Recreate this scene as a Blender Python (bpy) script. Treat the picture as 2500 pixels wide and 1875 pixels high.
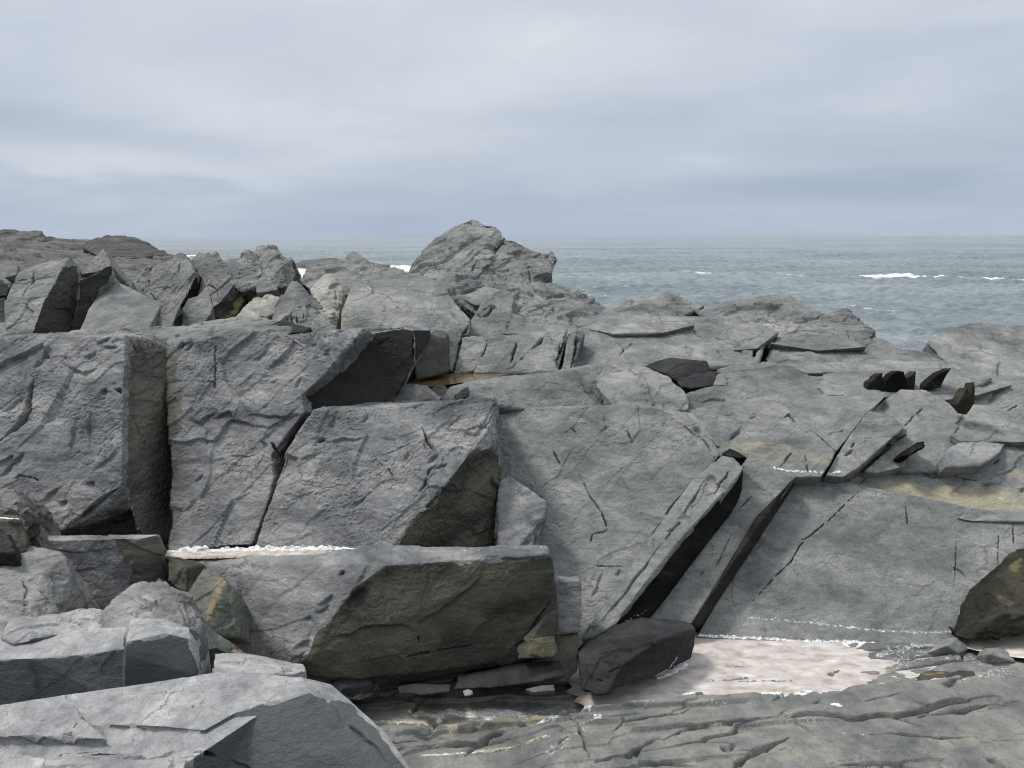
import bpy, bmesh, math, random
import numpy as np
from mathutils import Vector, Matrix
from mathutils.bvhtree import BVHTree

# ------------------------------------------------------------------ scene, camera, sky, sun
for o in list(bpy.data.objects):
    bpy.data.objects.remove(o)
SC = bpy.context.scene
COL = SC.collection
FPX = 2300.0                       # focal length in pixels of a 2500 x 1875 picture
CAMZ = 2.6
PITCH = math.radians(8.87)
ROLL = math.radians(0.2)
cam_data = bpy.data.cameras.new('camera')
cam = bpy.data.objects.new('camera', cam_data)
COL.objects.link(cam)
cam_data.sensor_fit = 'HORIZONTAL'
cam_data.sensor_width = 36.0
cam_data.lens = 36.0 * FPX / 2500.0
cam_data.clip_start = 0.05
cam_data.clip_end = 60000
CAMROT = Matrix.Rotation(math.pi / 2 - PITCH, 3, 'X') @ Matrix.Rotation(-ROLL, 3, 'Z')
cam.matrix_world = Matrix.Translation((0, 0, CAMZ)) @ CAMROT.to_4x4()
SC.camera = cam

SUN_DIR = Vector((-0.50, 0.06, 0.86)).normalized()       # towards the sun
SUN_EL = math.asin(SUN_DIR.z)
SUN_AZ = math.atan2(SUN_DIR.x, SUN_DIR.y)
world = bpy.data.worlds.new('World')
SC.world = world
world.use_nodes = True
wn = world.node_tree
for n in list(wn.nodes):
    wn.nodes.remove(n)


def N(tree, typ, **kw):
    n = tree.nodes.new(typ)
    for k, v in kw.items():
        if k.startswith('i_'):
            n.inputs[k[2:].replace('_', ' ')].default_value = v
        elif k.startswith('n_'):
            n.inputs[int(k[2:])].default_value = v
        else:
            setattr(n, k, v)
    return n


def ramp(tree, stops, interp='LINEAR'):
    r = tree.nodes.new('ShaderNodeValToRGB')
    cr = r.color_ramp
    cr.interpolation = interp
    while len(cr.elements) < len(stops):
        cr.elements.new(0.5)
    for e, (p, c) in zip(cr.elements, stops):
        e.position = p
        e.color = (c[0], c[1], c[2], 1) if not isinstance(c, (int, float)) else (c, c, c, 1)
    return r


def mth(t, op, a, b=None, c=None, clamp=False):
    n = N(t, 'ShaderNodeMath', operation=op, use_clamp=clamp)
    for k, v in enumerate((a, b, c)):
        if v is None:
            continue
        if isinstance(v, (int, float)):
            n.inputs[k].default_value = v
        else:
            t.links.new(v, n.inputs[k])
    return n.outputs[0]


SKY_OFF = (4.3, 1.7, 0.35)


def build_sky():
    L = wn.links.new
    out = N(wn, 'ShaderNodeOutputWorld')
    sky = N(wn, 'ShaderNodeTexSky', sky_type='NISHITA', sun_disc=False,
            sun_elevation=SUN_EL, sun_rotation=SUN_AZ, air_density=1.0, dust_density=2.0)
    bg_sky = N(wn, 'ShaderNodeBackground')
    bg_sky.inputs['Strength'].default_value = 0.08
    L(sky.outputs[0], bg_sky.inputs[0])
    tc = N(wn, 'ShaderNodeTexCoord')
    sep = N(wn, 'ShaderNodeSeparateXYZ')
    L(tc.outputs['Generated'], sep.inputs[0])
    # overcast: soft flattened lumps over direction, finer and flatter towards the horizon
    zc = N(wn, 'ShaderNodeMath', operation='MAXIMUM', n_1=0.0)
    L(sep.outputs[2], zc.inputs[0])
    zs = N(wn, 'ShaderNodeMath', operation='POWER', n_1=0.75)
    L(zc.outputs[0], zs.inputs[0])
    cmb = N(wn, 'ShaderNodeCombineXYZ')
    L(sep.outputs[0], cmb.inputs[0]); L(sep.outputs[1], cmb.inputs[1]); L(zs.outputs[0], cmb.inputs[2])
    mp = N(wn, 'ShaderNodeMapping')
    mp.inputs['Location'].default_value = SKY_OFF
    mp.inputs['Scale'].default_value = (1.7, 1.7, 5.2)
    L(cmb.outputs[0], mp.inputs[0])
    n1 = N(wn, 'ShaderNodeTexNoise', i_Scale=2.2, i_Detail=7.0, i_Roughness=0.52, i_Distortion=0.25)
    L(mp.outputs[0], n1.inputs['Vector'])
    n2 = N(wn, 'ShaderNodeTexNoise', i_Scale=0.9, i_Detail=3.0, i_Roughness=0.5)
    L(mp.outputs[0], n2.inputs['Vector'])
    mixn = N(wn, 'ShaderNodeMath', operation='MULTIPLY_ADD', n_1=0.5)
    L(n2.outputs[0], mixn.inputs[0])
    h = N(wn, 'ShaderNodeMath', operation='MULTIPLY', n_1=0.5)
    L(n1.outputs[0], h.inputs[0]); L(h.outputs[0], mixn.inputs[2])
    acc = mixn.outputs[0]
    for x0, z0, sx, sz, k in ((-0.40, 0.066, 0.15, 0.020, 0.20), (-0.54, 0.145, 0.05, 0.03, 0.18), (0.19, 0.077, 0.06, 0.011, 0.12), (0.29, 0.062, 0.08, 0.010, 0.11),
                              (-0.15, 0.22, 0.30, 0.04, -0.05), (-0.5, 0.24, 0.12, 0.05, 0.05), (-0.40, 0.10, 0.16, 0.018, -0.08), (0.35, 0.12, 0.30, 0.04, -0.05), (0.0, 0.042, 0.45, 0.014, -0.07), (0.25, 0.027, 0.25, 0.006, 0.05)):
        ax = mth(wn, 'DIVIDE', mth(wn, 'SUBTRACT', sep.outputs[0], x0), sx)
        az = mth(wn, 'DIVIDE', mth(wn, 'SUBTRACT', sep.outputs[2], z0), sz)
        az = mth(wn, 'ADD', az, mth(wn, 'MULTIPLY', mth(wn, 'SUBTRACT', n1.outputs[0], 0.5), 5.0))
        rr = mth(wn, 'ADD', mth(wn, 'MULTIPLY', ax, ax), mth(wn, 'MULTIPLY', az, az))
        g = mth(wn, 'EXPONENT', mth(wn, 'MULTIPLY', rr, -1.0))
        acc = mth(wn, 'MULTIPLY_ADD', g, k, acc)
    cl = ramp(wn, [(0.34, (0.475, 0.535, 0.635)), (0.46, (0.545, 0.60, 0.685)), (0.54, (0.59, 0.64, 0.71)), (0.68, (0.70, 0.74, 0.785))])
    L(acc, cl.inputs[0])
    # band near the horizon: a little darker and bluer; towards the zenith the overcast is brighter
    el = ramp(wn, [(0.0, (0.82, 0.87, 0.95)), (0.035, (0.84, 0.88, 0.96)), (0.09, (0.95, 0.97, 1.0)), (0.23, (1.10, 1.09, 1.08)), (0.5, (1.6, 1.55, 1.5)), (1.0, (2.25, 2.2, 2.15))])
    L(zc.outputs[0], el.inputs[0])
    mul = N(wn, 'ShaderNodeMix', data_type='RGBA', blend_type='MULTIPLY')
    mul.inputs[0].default_value = 1.0
    L(cl.outputs[0], mul.inputs[6]); L(el.outputs[0], mul.inputs[7])
    bg_cl = N(wn, 'ShaderNodeBackground')
    bg_cl.inputs['Strength'].default_value = 1.0
    L(mul.outputs[2], bg_cl.inputs[0])
    mix = N(wn, 'ShaderNodeMixShader')
    mix.inputs[0].default_value = 0.95
    L(bg_sky.outputs[0], mix.inputs[1]); L(bg_cl.outputs[0], mix.inputs[2])
    L(mix.outputs[0], out.inputs[0])


build_sky()
sun_data = bpy.data.lights.new('sun', 'SUN')
sun_data.energy = 2.9
sun_data.angle = math.radians(11)
sun_data.color = (1.0, 0.97, 0.92)
sun = bpy.data.objects.new('sun', sun_data)
COL.objects.link(sun)
sun.rotation_euler = SUN_DIR.to_track_quat('Z', 'Y').to_euler()
sun.location = (-20, 0, 40)

SC.view_settings.view_transform = 'Standard'
SC.view_settings.look = 'None'
SC.view_settings.exposure = 0.0
SC.view_settings.gamma = 1.0
SC.render.engine = 'CYCLES'
SC.cycles.use_denoising = True
SC.cycles.filter_width = 1.15
SC.cycles.max_bounces = 4
SC.cycles.diffuse_bounces = 2
SC.cycles.glossy_bounces = 2

# ------------------------------------------------------------------ pixels to places
CM = np.array(CAMROT)


def ray(px, py):
    v = CM @ np.array([(px - 1250.0) / FPX, -(py - 937.5) / FPX, -1.0])
    return v / v[1]                       # one metre forward


ORG = np.array([0, 0, CAMZ])


def D(px, py, d):
    return ORG + ray(px, py) * d


def Z(px, py, z):
    r = ray(px, py)
    return ORG + r * ((z - CAMZ) / r[2])


def plane(px, py, d, n):
    p0 = D(px, py, d)
    n = np.array(n, float)

    def f(x, y, off=0.0):
        r = ray(x, y)
        t = np.dot(n, p0 - ORG) / np.dot(n, r)
        return ORG + r * (t + off)
    return f


# ------------------------------------------------------------------ noise (numpy)
_rng = np.random.RandomState(7)
_PERM = _rng.permutation(4096).astype(np.int32)
_G = _rng.normal(size=(4096, 3)).astype(np.float32)
_G /= np.linalg.norm(_G, axis=1)[:, None]


def _h(i, j, k):
    return _PERM[(_PERM[(_PERM[i & 4095] + j) & 4095] + k) & 4095]


def perlin(p):
    i = np.floor(p).astype(np.int32)
    f = (p - i).astype(np.float32)
    u = f * f * f * (f * (f * 6 - 15) + 10)
    res = np.zeros(len(p), np.float32)
    for dx in (0, 1):
        wx = u[:, 0] if dx else 1 - u[:, 0]
        for dy in (0, 1):
            wy = u[:, 1] if dy else 1 - u[:, 1]
            for dz in (0, 1):
                wz = u[:, 2] if dz else 1 - u[:, 2]
                g = _G[_h(i[:, 0] + dx, i[:, 1] + dy, i[:, 2] + dz)]
                dot = g[:, 0] * (f[:, 0] - dx) + g[:, 1] * (f[:, 1] - dy) + g[:, 2] * (f[:, 2] - dz)
                res += wx * wy * wz * dot
    return res * 1.5


def fbm(p, octv=4, gain=0.5):
    a, s, r = 1.0, 1.0, 0
    for k in range(octv):
        r = r + a * perlin(p * s + 17.3 * k)
        a *= gain
        s *= 2.03
    return r


def worley(p, tilt=0.8):
    """flat chips: for each point the nearest cell's random height and tilt, and the gap to the next cell"""
    i = np.floor(p).astype(np.int32)
    f = (p - i).astype(np.float32)
    n = len(p)
    b1 = np.full(n, 9.0, np.float32); b2 = np.full(n, 9.0, np.float32)
    val = np.zeros(n, np.float32)
    for dx in (-1, 0, 1):
        for dy in (-1, 0, 1):
            for dz in (-1, 0, 1):
                h = _h(i[:, 0] + dx, i[:, 1] + dy, i[:, 2] + dz)
                g = _G[h]
                vx = dx + 0.5 + 0.45 * g[:, 0] - f[:, 0]
                vy = dy + 0.5 + 0.45 * g[:, 1] - f[:, 1]
                vz = dz + 0.5 + 0.45 * g[:, 2] - f[:, 2]
                dd = vx * vx + vy * vy + vz * vz
                t = _G[(h * 7 + 3) & 4095]
                hv = t[:, 0] + tilt * (t[:, 1] * vx + t[:, 2] * vy + g[:, 1] * vz)
                near = dd < b1
                b2 = np.where(near, b1, np.minimum(b2, dd))
                val = np.where(near, hv, val)
                b1 = np.where(near, dd, b1)
    return val, np.sqrt(b2) - np.sqrt(b1)


def terrace(h, sharp=0.22):
    fl = np.floor(h)
    fr = h - fl
    s = np.clip((fr - (1 - sharp)) / sharp, 0, 1)
    return fl + s * s * (3 - 2 * s)


STRIKE = np.array([0.62, 0.35, 0.70]); STRIKE /= np.linalg.norm(STRIKE)
PERP = np.array([0.72, -0.25, -0.60]); PERP /= np.linalg.norm(PERP)


def stretch(p, axis, k):
    a = np.array(axis, float); a /= np.linalg.norm(a)
    return p - np.outer(p @ a, a) * (1 - 1 / k)


def smooth01(x):
    x = np.clip(x, 0, 1)
    return x * x * (3 - 2 * x)


# ------------------------------------------------------------------ materials
def mat_new(name):
    m = bpy.data.materials.new(name)
    m.use_nodes = True
    t = m.node_tree
    for n in list(t.nodes):
        t.nodes.remove(n)
    out = N(t, 'ShaderNodeOutputMaterial')
    b = N(t, 'ShaderNodeBsdfPrincipled')
    t.links.new(b.outputs[0], out.inputs[0])
    return m, t, b


def mixc(t, fac, a, b, blend='MIX'):
    n = N(t, 'ShaderNodeMix', data_type='RGBA', blend_type=blend)
    for sock, v in ((0, fac), (6, a), (7, b)):
        if isinstance(v, (int, float)):
            n.inputs[sock].default_value = v
        elif isinstance(v, tuple):
            n.inputs[sock].default_value = (v[0], v[1], v[2], 1)
        else:
            t.links.new(v, n.inputs[sock])
    return n.outputs[2]


def slate(name, c1, c2, c3, rough=0.82, dark=(0.022, 0.024, 0.021), dark2=(0.05, 0.052, 0.04), ochre=(0.30, 0.268, 0.185), ochre_max=0.8, fscale=1.0, bump=0.6, spec=0.25, speck=0.0, flake=1.0):
    """layered slate: three greys in clouds, fine grain, plus masks for damp dark joint faces and painted shade, ochre stain, and salt with some painted brightness"""
    m, t, b = mat_new(name)
    L = t.links.new
    tc = N(t, 'ShaderNodeTexCoord')
    oi = N(t, 'ShaderNodeObjectInfo')
    off = N(t, 'ShaderNodeVectorMath', operation='SCALE')
    cmb = N(t, 'ShaderNodeCombineXYZ')
    L(oi.outputs['Random'], cmb.inputs[0]); L(oi.outputs['Random'], cmb.inputs[1]); L(oi.outputs['Random'], cmb.inputs[2])
    L(cmb.outputs[0], off.inputs[0]); off.inputs['Scale'].default_value = 60.0
    add = N(t, 'ShaderNodeVectorMath', operation='ADD')
    L(tc.outputs['Object'], add.inputs[0]); L(off.outputs[0], add.inputs[1])
    mp = N(t, 'ShaderNodeMapping')
    mp.inputs['Rotation'].default_value = (0.35, -0.85, 0.4)
    mp.inputs['Scale'].default_value = (1.0, 0.8, 2.4)
    L(add.outputs[0], mp.inputs[0])
    big = N(t, 'ShaderNodeTexNoise', i_Scale=1.5 * fscale, i_Detail=6.0, i_Roughness=0.62, i_Distortion=0.5)
    L(mp.outputs[0], big.inputs['Vector'])
    mid = N(t, 'ShaderNodeTexNoise', i_Scale=9.0 * fscale, i_Detail=6.0, i_Roughness=0.65, i_Distortion=0.3)
    L(mp.outputs[0], mid.inputs['Vector'])
    fine = N(t, 'ShaderNodeTexNoise', i_Scale=60.0 * fscale, i_Detail=5.0, i_Roughness=0.72)
    L(add.outputs[0], fine.inputs['Vector'])
    cr = ramp(t, [(0.34, c1), (0.50, c2), (0.66, c3)])
    L(big.outputs[0], cr.inputs[0])
    mr = ramp(t, [(0.30, 0.74), (0.5, 1.0), (0.70, 1.20)])
    L(mid.outputs[0], mr.inputs[0])
    col = mixc(t, 1.0, cr.outputs[0], mr.outputs[0], 'MULTIPLY')
    fr = ramp(t, [(0.34, 0.78), (0.5, 1.0), (0.66, 1.16)])
    L(fine.outputs[0], fr.inputs[0])
    col = mixc(t, 1.0, col, fr.outputs[0], 'MULTIPLY')
    # flakes: flat chips a few centimetres wide, each with its own tone and level
    wsc = N(t, 'ShaderNodeVectorMath', operation='SCALE')
    L(mid.outputs['Color'], wsc.inputs[0]); wsc.inputs['Scale'].default_value = 0.16 / fscale
    wad = N(t, 'ShaderNodeVectorMath', operation='ADD')
    L(mp.outputs[0], wad.inputs[0]); L(wsc.outputs[0], wad.inputs[1])
    vo = N(t, 'ShaderNodeTexVoronoi', i_Scale=5.5 * fscale)
    L(wad.outputs[0], vo.inputs['Vector'])
    vsep = N(t, 'ShaderNodeSeparateColor')
    L(vo.outputs['Color'], vsep.inputs[0])
    vo2 = N(t, 'ShaderNodeTexVoronoi', i_Scale=16.0 * fscale)
    L(wad.outputs[0], vo2.inputs['Vector'])
    vsep2 = N(t, 'ShaderNodeSeparateColor')
    L(vo2.outputs['Color'], vsep2.inputs[0])
    fl = mth(t, 'MULTIPLY_ADD', vsep.outputs[0], 0.7, mth(t, 'MULTIPLY', vsep2.outputs[0], 0.3))
    col = mixc(t, 1.0, col, mth(t, 'MULTIPLY_ADD', fl, flake * 0.30, 1.0 - flake * 0.15), 'MULTIPLY')
    # hairline joints packed with dark grit
    ve = N(t, 'ShaderNodeTexVoronoi', feature='DISTANCE_TO_EDGE', i_Scale=1.9 * fscale)
    L(wad.outputs[0], ve.inputs['Vector'])
    hl = mth(t, 'MULTIPLY', mth(t, 'SUBTRACT', 0.022, ve.outputs['Distance']), 70.0, clamp=True)
    hm = mth(t, 'MULTIPLY', mth(t, 'SUBTRACT', big.outputs[0], 0.50), 9.0, clamp=True)
    col = mixc(t, mth(t, 'MULTIPLY', mth(t, 'MULTIPLY', hl, hm), 0.6 * flake), col, (0.045, 0.045, 0.043))
    vv = mth(t, 'MULTIPLY_ADD', oi.outputs['Random'], 0.14, 0.93)
    col = mixc(t, 1.0, col, vv, 'MULTIPLY')

    def attr(nm):
        return N(t, 'ShaderNodeAttribute', attribute_name=nm).outputs['Fac']
    midc = mth(t, 'SUBTRACT', mid.outputs[0], 0.5)
    bigc = mth(t, 'SUBTRACT', big.outputs[0], 0.5)
    finec = mth(t, 'SUBTRACT', fine.outputs[0], 0.5)
    # ochre
    a = attr('ochre')
    f = mth(t, 'MULTIPLY_ADD', midc, 1.3, a)
    f = mth(t, 'MULTIPLY_ADD', bigc, 1.0, f)
    f = mth(t, 'MULTIPLY', mth(t, 'SUBTRACT', f, 0.22), 1.1, clamp=True)
    f = mth(t, 'MULTIPLY', f, mth(t, 'MULTIPLY', a, ochre_max, clamp=True))
    col = mixc(t, f, col, mixc(t, 1.0, ochre, mr.outputs[0], 'MULTIPLY'))
    # dark mask: damp joint faces, and shade put into the colour
    a = attr('dark')
    f = mth(t, 'MULTIPLY_ADD', midc, 0.9, a)
    f = mth(t, 'MULTIPLY', mth(t, 'SUBTRACT', f, 0.36), 4.0, clamp=True)
    dcol = mixc(t, mth(t, 'MULTIPLY_ADD', bigc, 3.0, 0.45, clamp=True), dark, dark2)
    dcol = mixc(t, 1.0, dcol, fr.outputs[0], 'MULTIPLY')
    dfac = f
    col = mixc(t, f, col, dcol)
    # specks of old salt / barnacle
    if speck:
        sp = N(t, 'ShaderNodeTexNoise', i_Scale=26.0 * fscale, i_Detail=3.0, i_Roughness=0.75)
        L(add.outputs[0], sp.inputs['Vector'])
        s = mth(t, 'MULTIPLY', mth(t, 'SUBTRACT', sp.outputs[0], 0.66), 14.0, clamp=True)
        s = mth(t, 'MULTIPLY', s, speck)
        col = mixc(t, s, col, (0.6, 0.58, 0.52))
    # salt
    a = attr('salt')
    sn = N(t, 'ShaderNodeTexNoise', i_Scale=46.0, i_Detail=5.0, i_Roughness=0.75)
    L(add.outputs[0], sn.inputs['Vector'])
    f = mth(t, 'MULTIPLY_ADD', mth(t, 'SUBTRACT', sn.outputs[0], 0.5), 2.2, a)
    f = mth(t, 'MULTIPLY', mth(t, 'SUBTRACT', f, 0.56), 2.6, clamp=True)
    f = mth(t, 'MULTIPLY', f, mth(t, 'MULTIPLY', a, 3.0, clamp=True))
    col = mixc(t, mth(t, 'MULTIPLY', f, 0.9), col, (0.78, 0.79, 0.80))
    L(col, b.inputs['Base Color'])
    r = mth(t, 'MULTIPLY_ADD', dfac, -0.04, rough)
    L(r, b.inputs['Roughness'])
    b.inputs['Specular IOR Level'].default_value = spec
    # relief
    bh = mth(t, 'MULTIPLY_ADD', fine.outputs[0], 0.40, mid.outputs[0])
    bh = mth(t, 'MULTIPLY_ADD', fl, 0.45 * flake, bh)
    bp = N(t, 'ShaderNodeBump')
    bp.inputs['Strength'].default_value = bump
    bp.inputs['Distance'].default_value = 0.045 / fscale
    L(bh, bp.inputs['Height'])
    L(bp.outputs[0], b.inputs['Normal'])
    return m


M = {}
M['purple'] = slate('purple_grey_slate', (0.086, 0.088, 0.092), (0.172, 0.174, 0.173), (0.291, 0.285, 0.273), fscale=1.3, bump=0.6, dark=(0.060, 0.056, 0.050), dark2=(0.150, 0.134, 0.108))
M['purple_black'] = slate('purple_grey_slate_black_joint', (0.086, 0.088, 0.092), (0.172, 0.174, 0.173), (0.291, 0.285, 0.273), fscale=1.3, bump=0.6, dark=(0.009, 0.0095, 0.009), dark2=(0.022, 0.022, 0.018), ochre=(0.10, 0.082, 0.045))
M['purple_olive'] = slate('purple_grey_slate_olive_joint', (0.086, 0.088, 0.092), (0.172, 0.174, 0.173), (0.291, 0.285, 0.273), fscale=1.3, bump=0.55, dark=(0.022, 0.024, 0.019), dark2=(0.105, 0.102, 0.074), ochre=(0.20, 0.13, 0.055))
M['plate'] = slate('blue_grey_slate', (0.106, 0.113, 0.111), (0.171, 0.178, 0.169), (0.244, 0.243, 0.223), fscale=1.2, bump=0.55, speck=0.3, flake=0.8)
M['ridge'] = slate('weathered_grey_slate', (0.094, 0.098, 0.097), (0.171, 0.175, 0.167), (0.259, 0.258, 0.238), fscale=0.9, bump=0.7)
M['pale'] = slate('pale_grey_slate', (0.201, 0.202, 0.203), (0.297, 0.295, 0.292), (0.387, 0.378, 0.364), fscale=2.6, bump=0.8, flake=1.0, dark=(0.075, 0.08, 0.085), dark2=(0.115, 0.12, 0.122))  # dark tones: fracture grey, deepened to carry the shade of front faces
M['boulder'] = slate('warm_pale_slate', (0.146, 0.146, 0.141), (0.224, 0.222, 0.213), (0.308, 0.302, 0.282), fscale=2.4, bump=0.9, flake=1.0)
M['cream'] = slate('cream_grey_slate', (0.180, 0.178, 0.165), (0.245, 0.240, 0.215), (0.320, 0.305, 0.260), fscale=1.5, bump=0.5)
M['black'] = slate('damp_black_and_shade', (0.018, 0.019, 0.020), (0.029, 0.030, 0.031), (0.046, 0.046, 0.047), rough=0.75, fscale=1.5, bump=0.8, spec=0.12)
M['jet'] = slate('jet_joint_and_shade', (0.006, 0.006, 0.006), (0.010, 0.010, 0.009), (0.020, 0.019, 0.017), rough=0.85, fscale=1.5, bump=0.5, spec=0.06)  # black of joint faces; also paints the shade of gaps and notches
M['jet_olive'] = slate('mossy_black_and_shade', (0.012, 0.012, 0.010), (0.022, 0.021, 0.016), (0.05, 0.046, 0.03), rough=0.75, fscale=1.5, bump=0.8, spec=0.15, ochre=(0.24, 0.20, 0.10))  # also paints the shade of a hollow and a notch
M['olive'] = slate('olive_black_slate', (0.032, 0.033, 0.026), (0.052, 0.053, 0.040), (0.085, 0.083, 0.06), rough=0.65, fscale=1.5, bump=0.5, ochre=(0.26, 0.17, 0.07))
M['green'] = slate('green_grey_slate', (0.065, 0.070, 0.058), (0.105, 0.110, 0.090), (0.160, 0.160, 0.130), fscale=1.8, bump=0.6, ochre=(0.36, 0.22, 0.09), ochre_max=1.0)
M['brown_dark'] = slate('dark_headland_slate', (0.035, 0.035, 0.035), (0.062, 0.060, 0.058), (0.10, 0.095, 0.088), fscale=0.35, bump=0.8)
M['brown'] = slate('brown_grey_slate', (0.065, 0.064, 0.063), (0.112, 0.108, 0.104), (0.175, 0.165, 0.152), fscale=0.35, bump=0.8)

# ------------------------------------------------------------------ rocks
PRE = {  # waves: (wavelength m, height m); bedding lips; flat chips (size, height, stretch); grain
    'chippy': dict(und=(1.0, 0.030), bed=(0.20, 0.009), fac=(0.34, 0.022, 1.5), sqg=(0.080, 0.0105), grn=(0.04, 0.0045)),
    'face':   dict(und=(1.0, 0.018), bed=(0.28, 0.006), fac=(0.40, 0.006, 1.6), sqg=(0.09, 0.005), grn=(0.06, 0.0025)),
    'smooth': dict(und=(1.1, 0.016), bed=(0.33, 0.005), fac=(0.50, 0.006, 1.6), sqg=(0.10, 0.0048), grn=(0.05, 0.0025)),
    'rugged': dict(und=(0.8, 0.050), bed=(0.34, 0.040), fac=(0.34, 0.055, 1.5), sqg=(0.10, 0.012), grn=(0.07, 0.010)),
    'rough':  dict(und=(0.6, 0.030), bed=(0.24, 0.022), fac=(0.24, 0.030, 1.5), grn=(0.05, 0.007)),
    'shard':  dict(und=(0.6, 0.014), bed=(0.15, 0.008), fac=(0.22, 0.020, 1.5), sqg=(0.07, 0.006), grn=(0.035, 0.0035)),
    'pale':   dict(und=(0.4, 0.012), bed=(0.18, 0.005), fac=(0.22, 0.011, 1.4), grn=(0.03, 0.0025)),
    'flat':   dict(und=(0.6, 0.006), bed=(0.30, 0.003), fac=(0.40, 0.003, 1.5), grn=(0.03, 0.0015)),
}


def hull_bm(bm, pts, back=(0.0, 0.7, -0.5), con=0.85):
    pts = [np.array(p) for p in pts]
    c = sum(pts) / len(pts)
    bk = [c + (p - c) * con + np.array(back) for p in pts]
    vs = [bm.verts.new(p) for p in pts + bk]
    r = bmesh.ops.convex_hull(bm, input=vs)
    dead = [g for g in r['geom_interior'] + r['geom_unused'] if isinstance(g, bmesh.types.BMVert) and g.is_valid]
    if dead:
        bmesh.ops.delete(bm, geom=list(set(dead)), context='VERTS')


def prism_bm(bm, pts, back=(0.0, 0.7, -0.5), con=0.85):
    pts = [np.array(p) for p in pts]
    c = sum(pts) / len(pts)
    fv = [bm.verts.new(p) for p in pts]
    bv = [bm.verts.new(c + (p - c) * con + np.array(back)) for p in pts]
    n = len(pts)
    f1 = bm.faces.new(fv)
    f2 = bm.faces.new(list(reversed(bv)))
    new = [f1, f2]
    for k in range(n):
        new.append(bm.faces.new([fv[(k + 1) % n], fv[k], bv[k], bv[(k + 1) % n]]))
    bmesh.ops.triangulate(bm, faces=[f1, f2])
    bmesh.ops.recalc_face_normals(bm, faces=[f for f in bm.faces])


def seg_dist(co, poly):
    best = np.full(len(co), 1e9)
    for a, b in zip(poly[:-1], poly[1:]):
        ab = b - a
        L2 = float(ab @ ab) + 1e-12
        t = np.clip(((co - a) @ ab) / L2, 0, 1)
        dd = np.linalg.norm(co - (a + np.outer(t, ab)), axis=1)
        best = np.minimum(best, dd)
    return best


def seg_param(co, poly, down=None):
    """distance to a polyline and the place along it (0..1)"""
    best = np.full(len(co), 1e9)
    par = np.zeros(len(co))
    side = np.zeros(len(co))
    ln = np.linalg.norm(np.diff(poly, axis=0), axis=1)
    cum = np.concatenate([[0], np.cumsum(ln)])
    for k, (a, b) in enumerate(zip(poly[:-1], poly[1:])):
        ab = b - a
        t = np.clip(((co - a) @ ab) / (float(ab @ ab) + 1e-12), 0, 1)
        dd = np.linalg.norm(co - (a + np.outer(t, ab)), axis=1)
        par = np.where(dd < best, (cum[k] + t * ln[k]) / (cum[-1] + 1e-9), par)
        if down is not None:
            u = ab / (np.linalg.norm(ab) + 1e-12)
            dn = down - u * (down @ u)
            dn /= np.linalg.norm(dn) + 1e-12
            side = np.where(dd < best, (co - a) @ dn, side)
        best = np.minimum(best, dd)
    return best, par, side


def poly_mask(co, poly, tol):
    """1 for points lying on the flat facet poly (3-D corners, in order)"""
    P = np.array(poly)
    co = co + 0.022 * np.stack([fbm(co / 0.09, 2), fbm(co / 0.09 + 5, 2), fbm(co / 0.09 + 15, 2)], 1)
    c = P.mean(0)
    u, s, vt = np.linalg.svd(P - c)
    ax, ay, n = vt[0], vt[1], vt[2]
    q = co - c
    near = np.abs(q @ n) < tol
    x, y = q @ ax, q @ ay
    X, Y = (P - c) @ ax, (P - c) @ ay
    ins = np.zeros(len(co), bool)
    j = len(P) - 1
    for i in range(len(P)):
        with np.errstate(divide='ignore', invalid='ignore'):
            cross = ((Y[i] > y) != (Y[j] > y)) & (x < (X[j] - X[i]) * (y - Y[i]) / (Y[j] - Y[i] + 1e-12) + X[i])
        ins ^= cross
        j = i
    return (ins & near).astype(np.float32)


TOTAL = [0]
SEED = [0]


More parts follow.
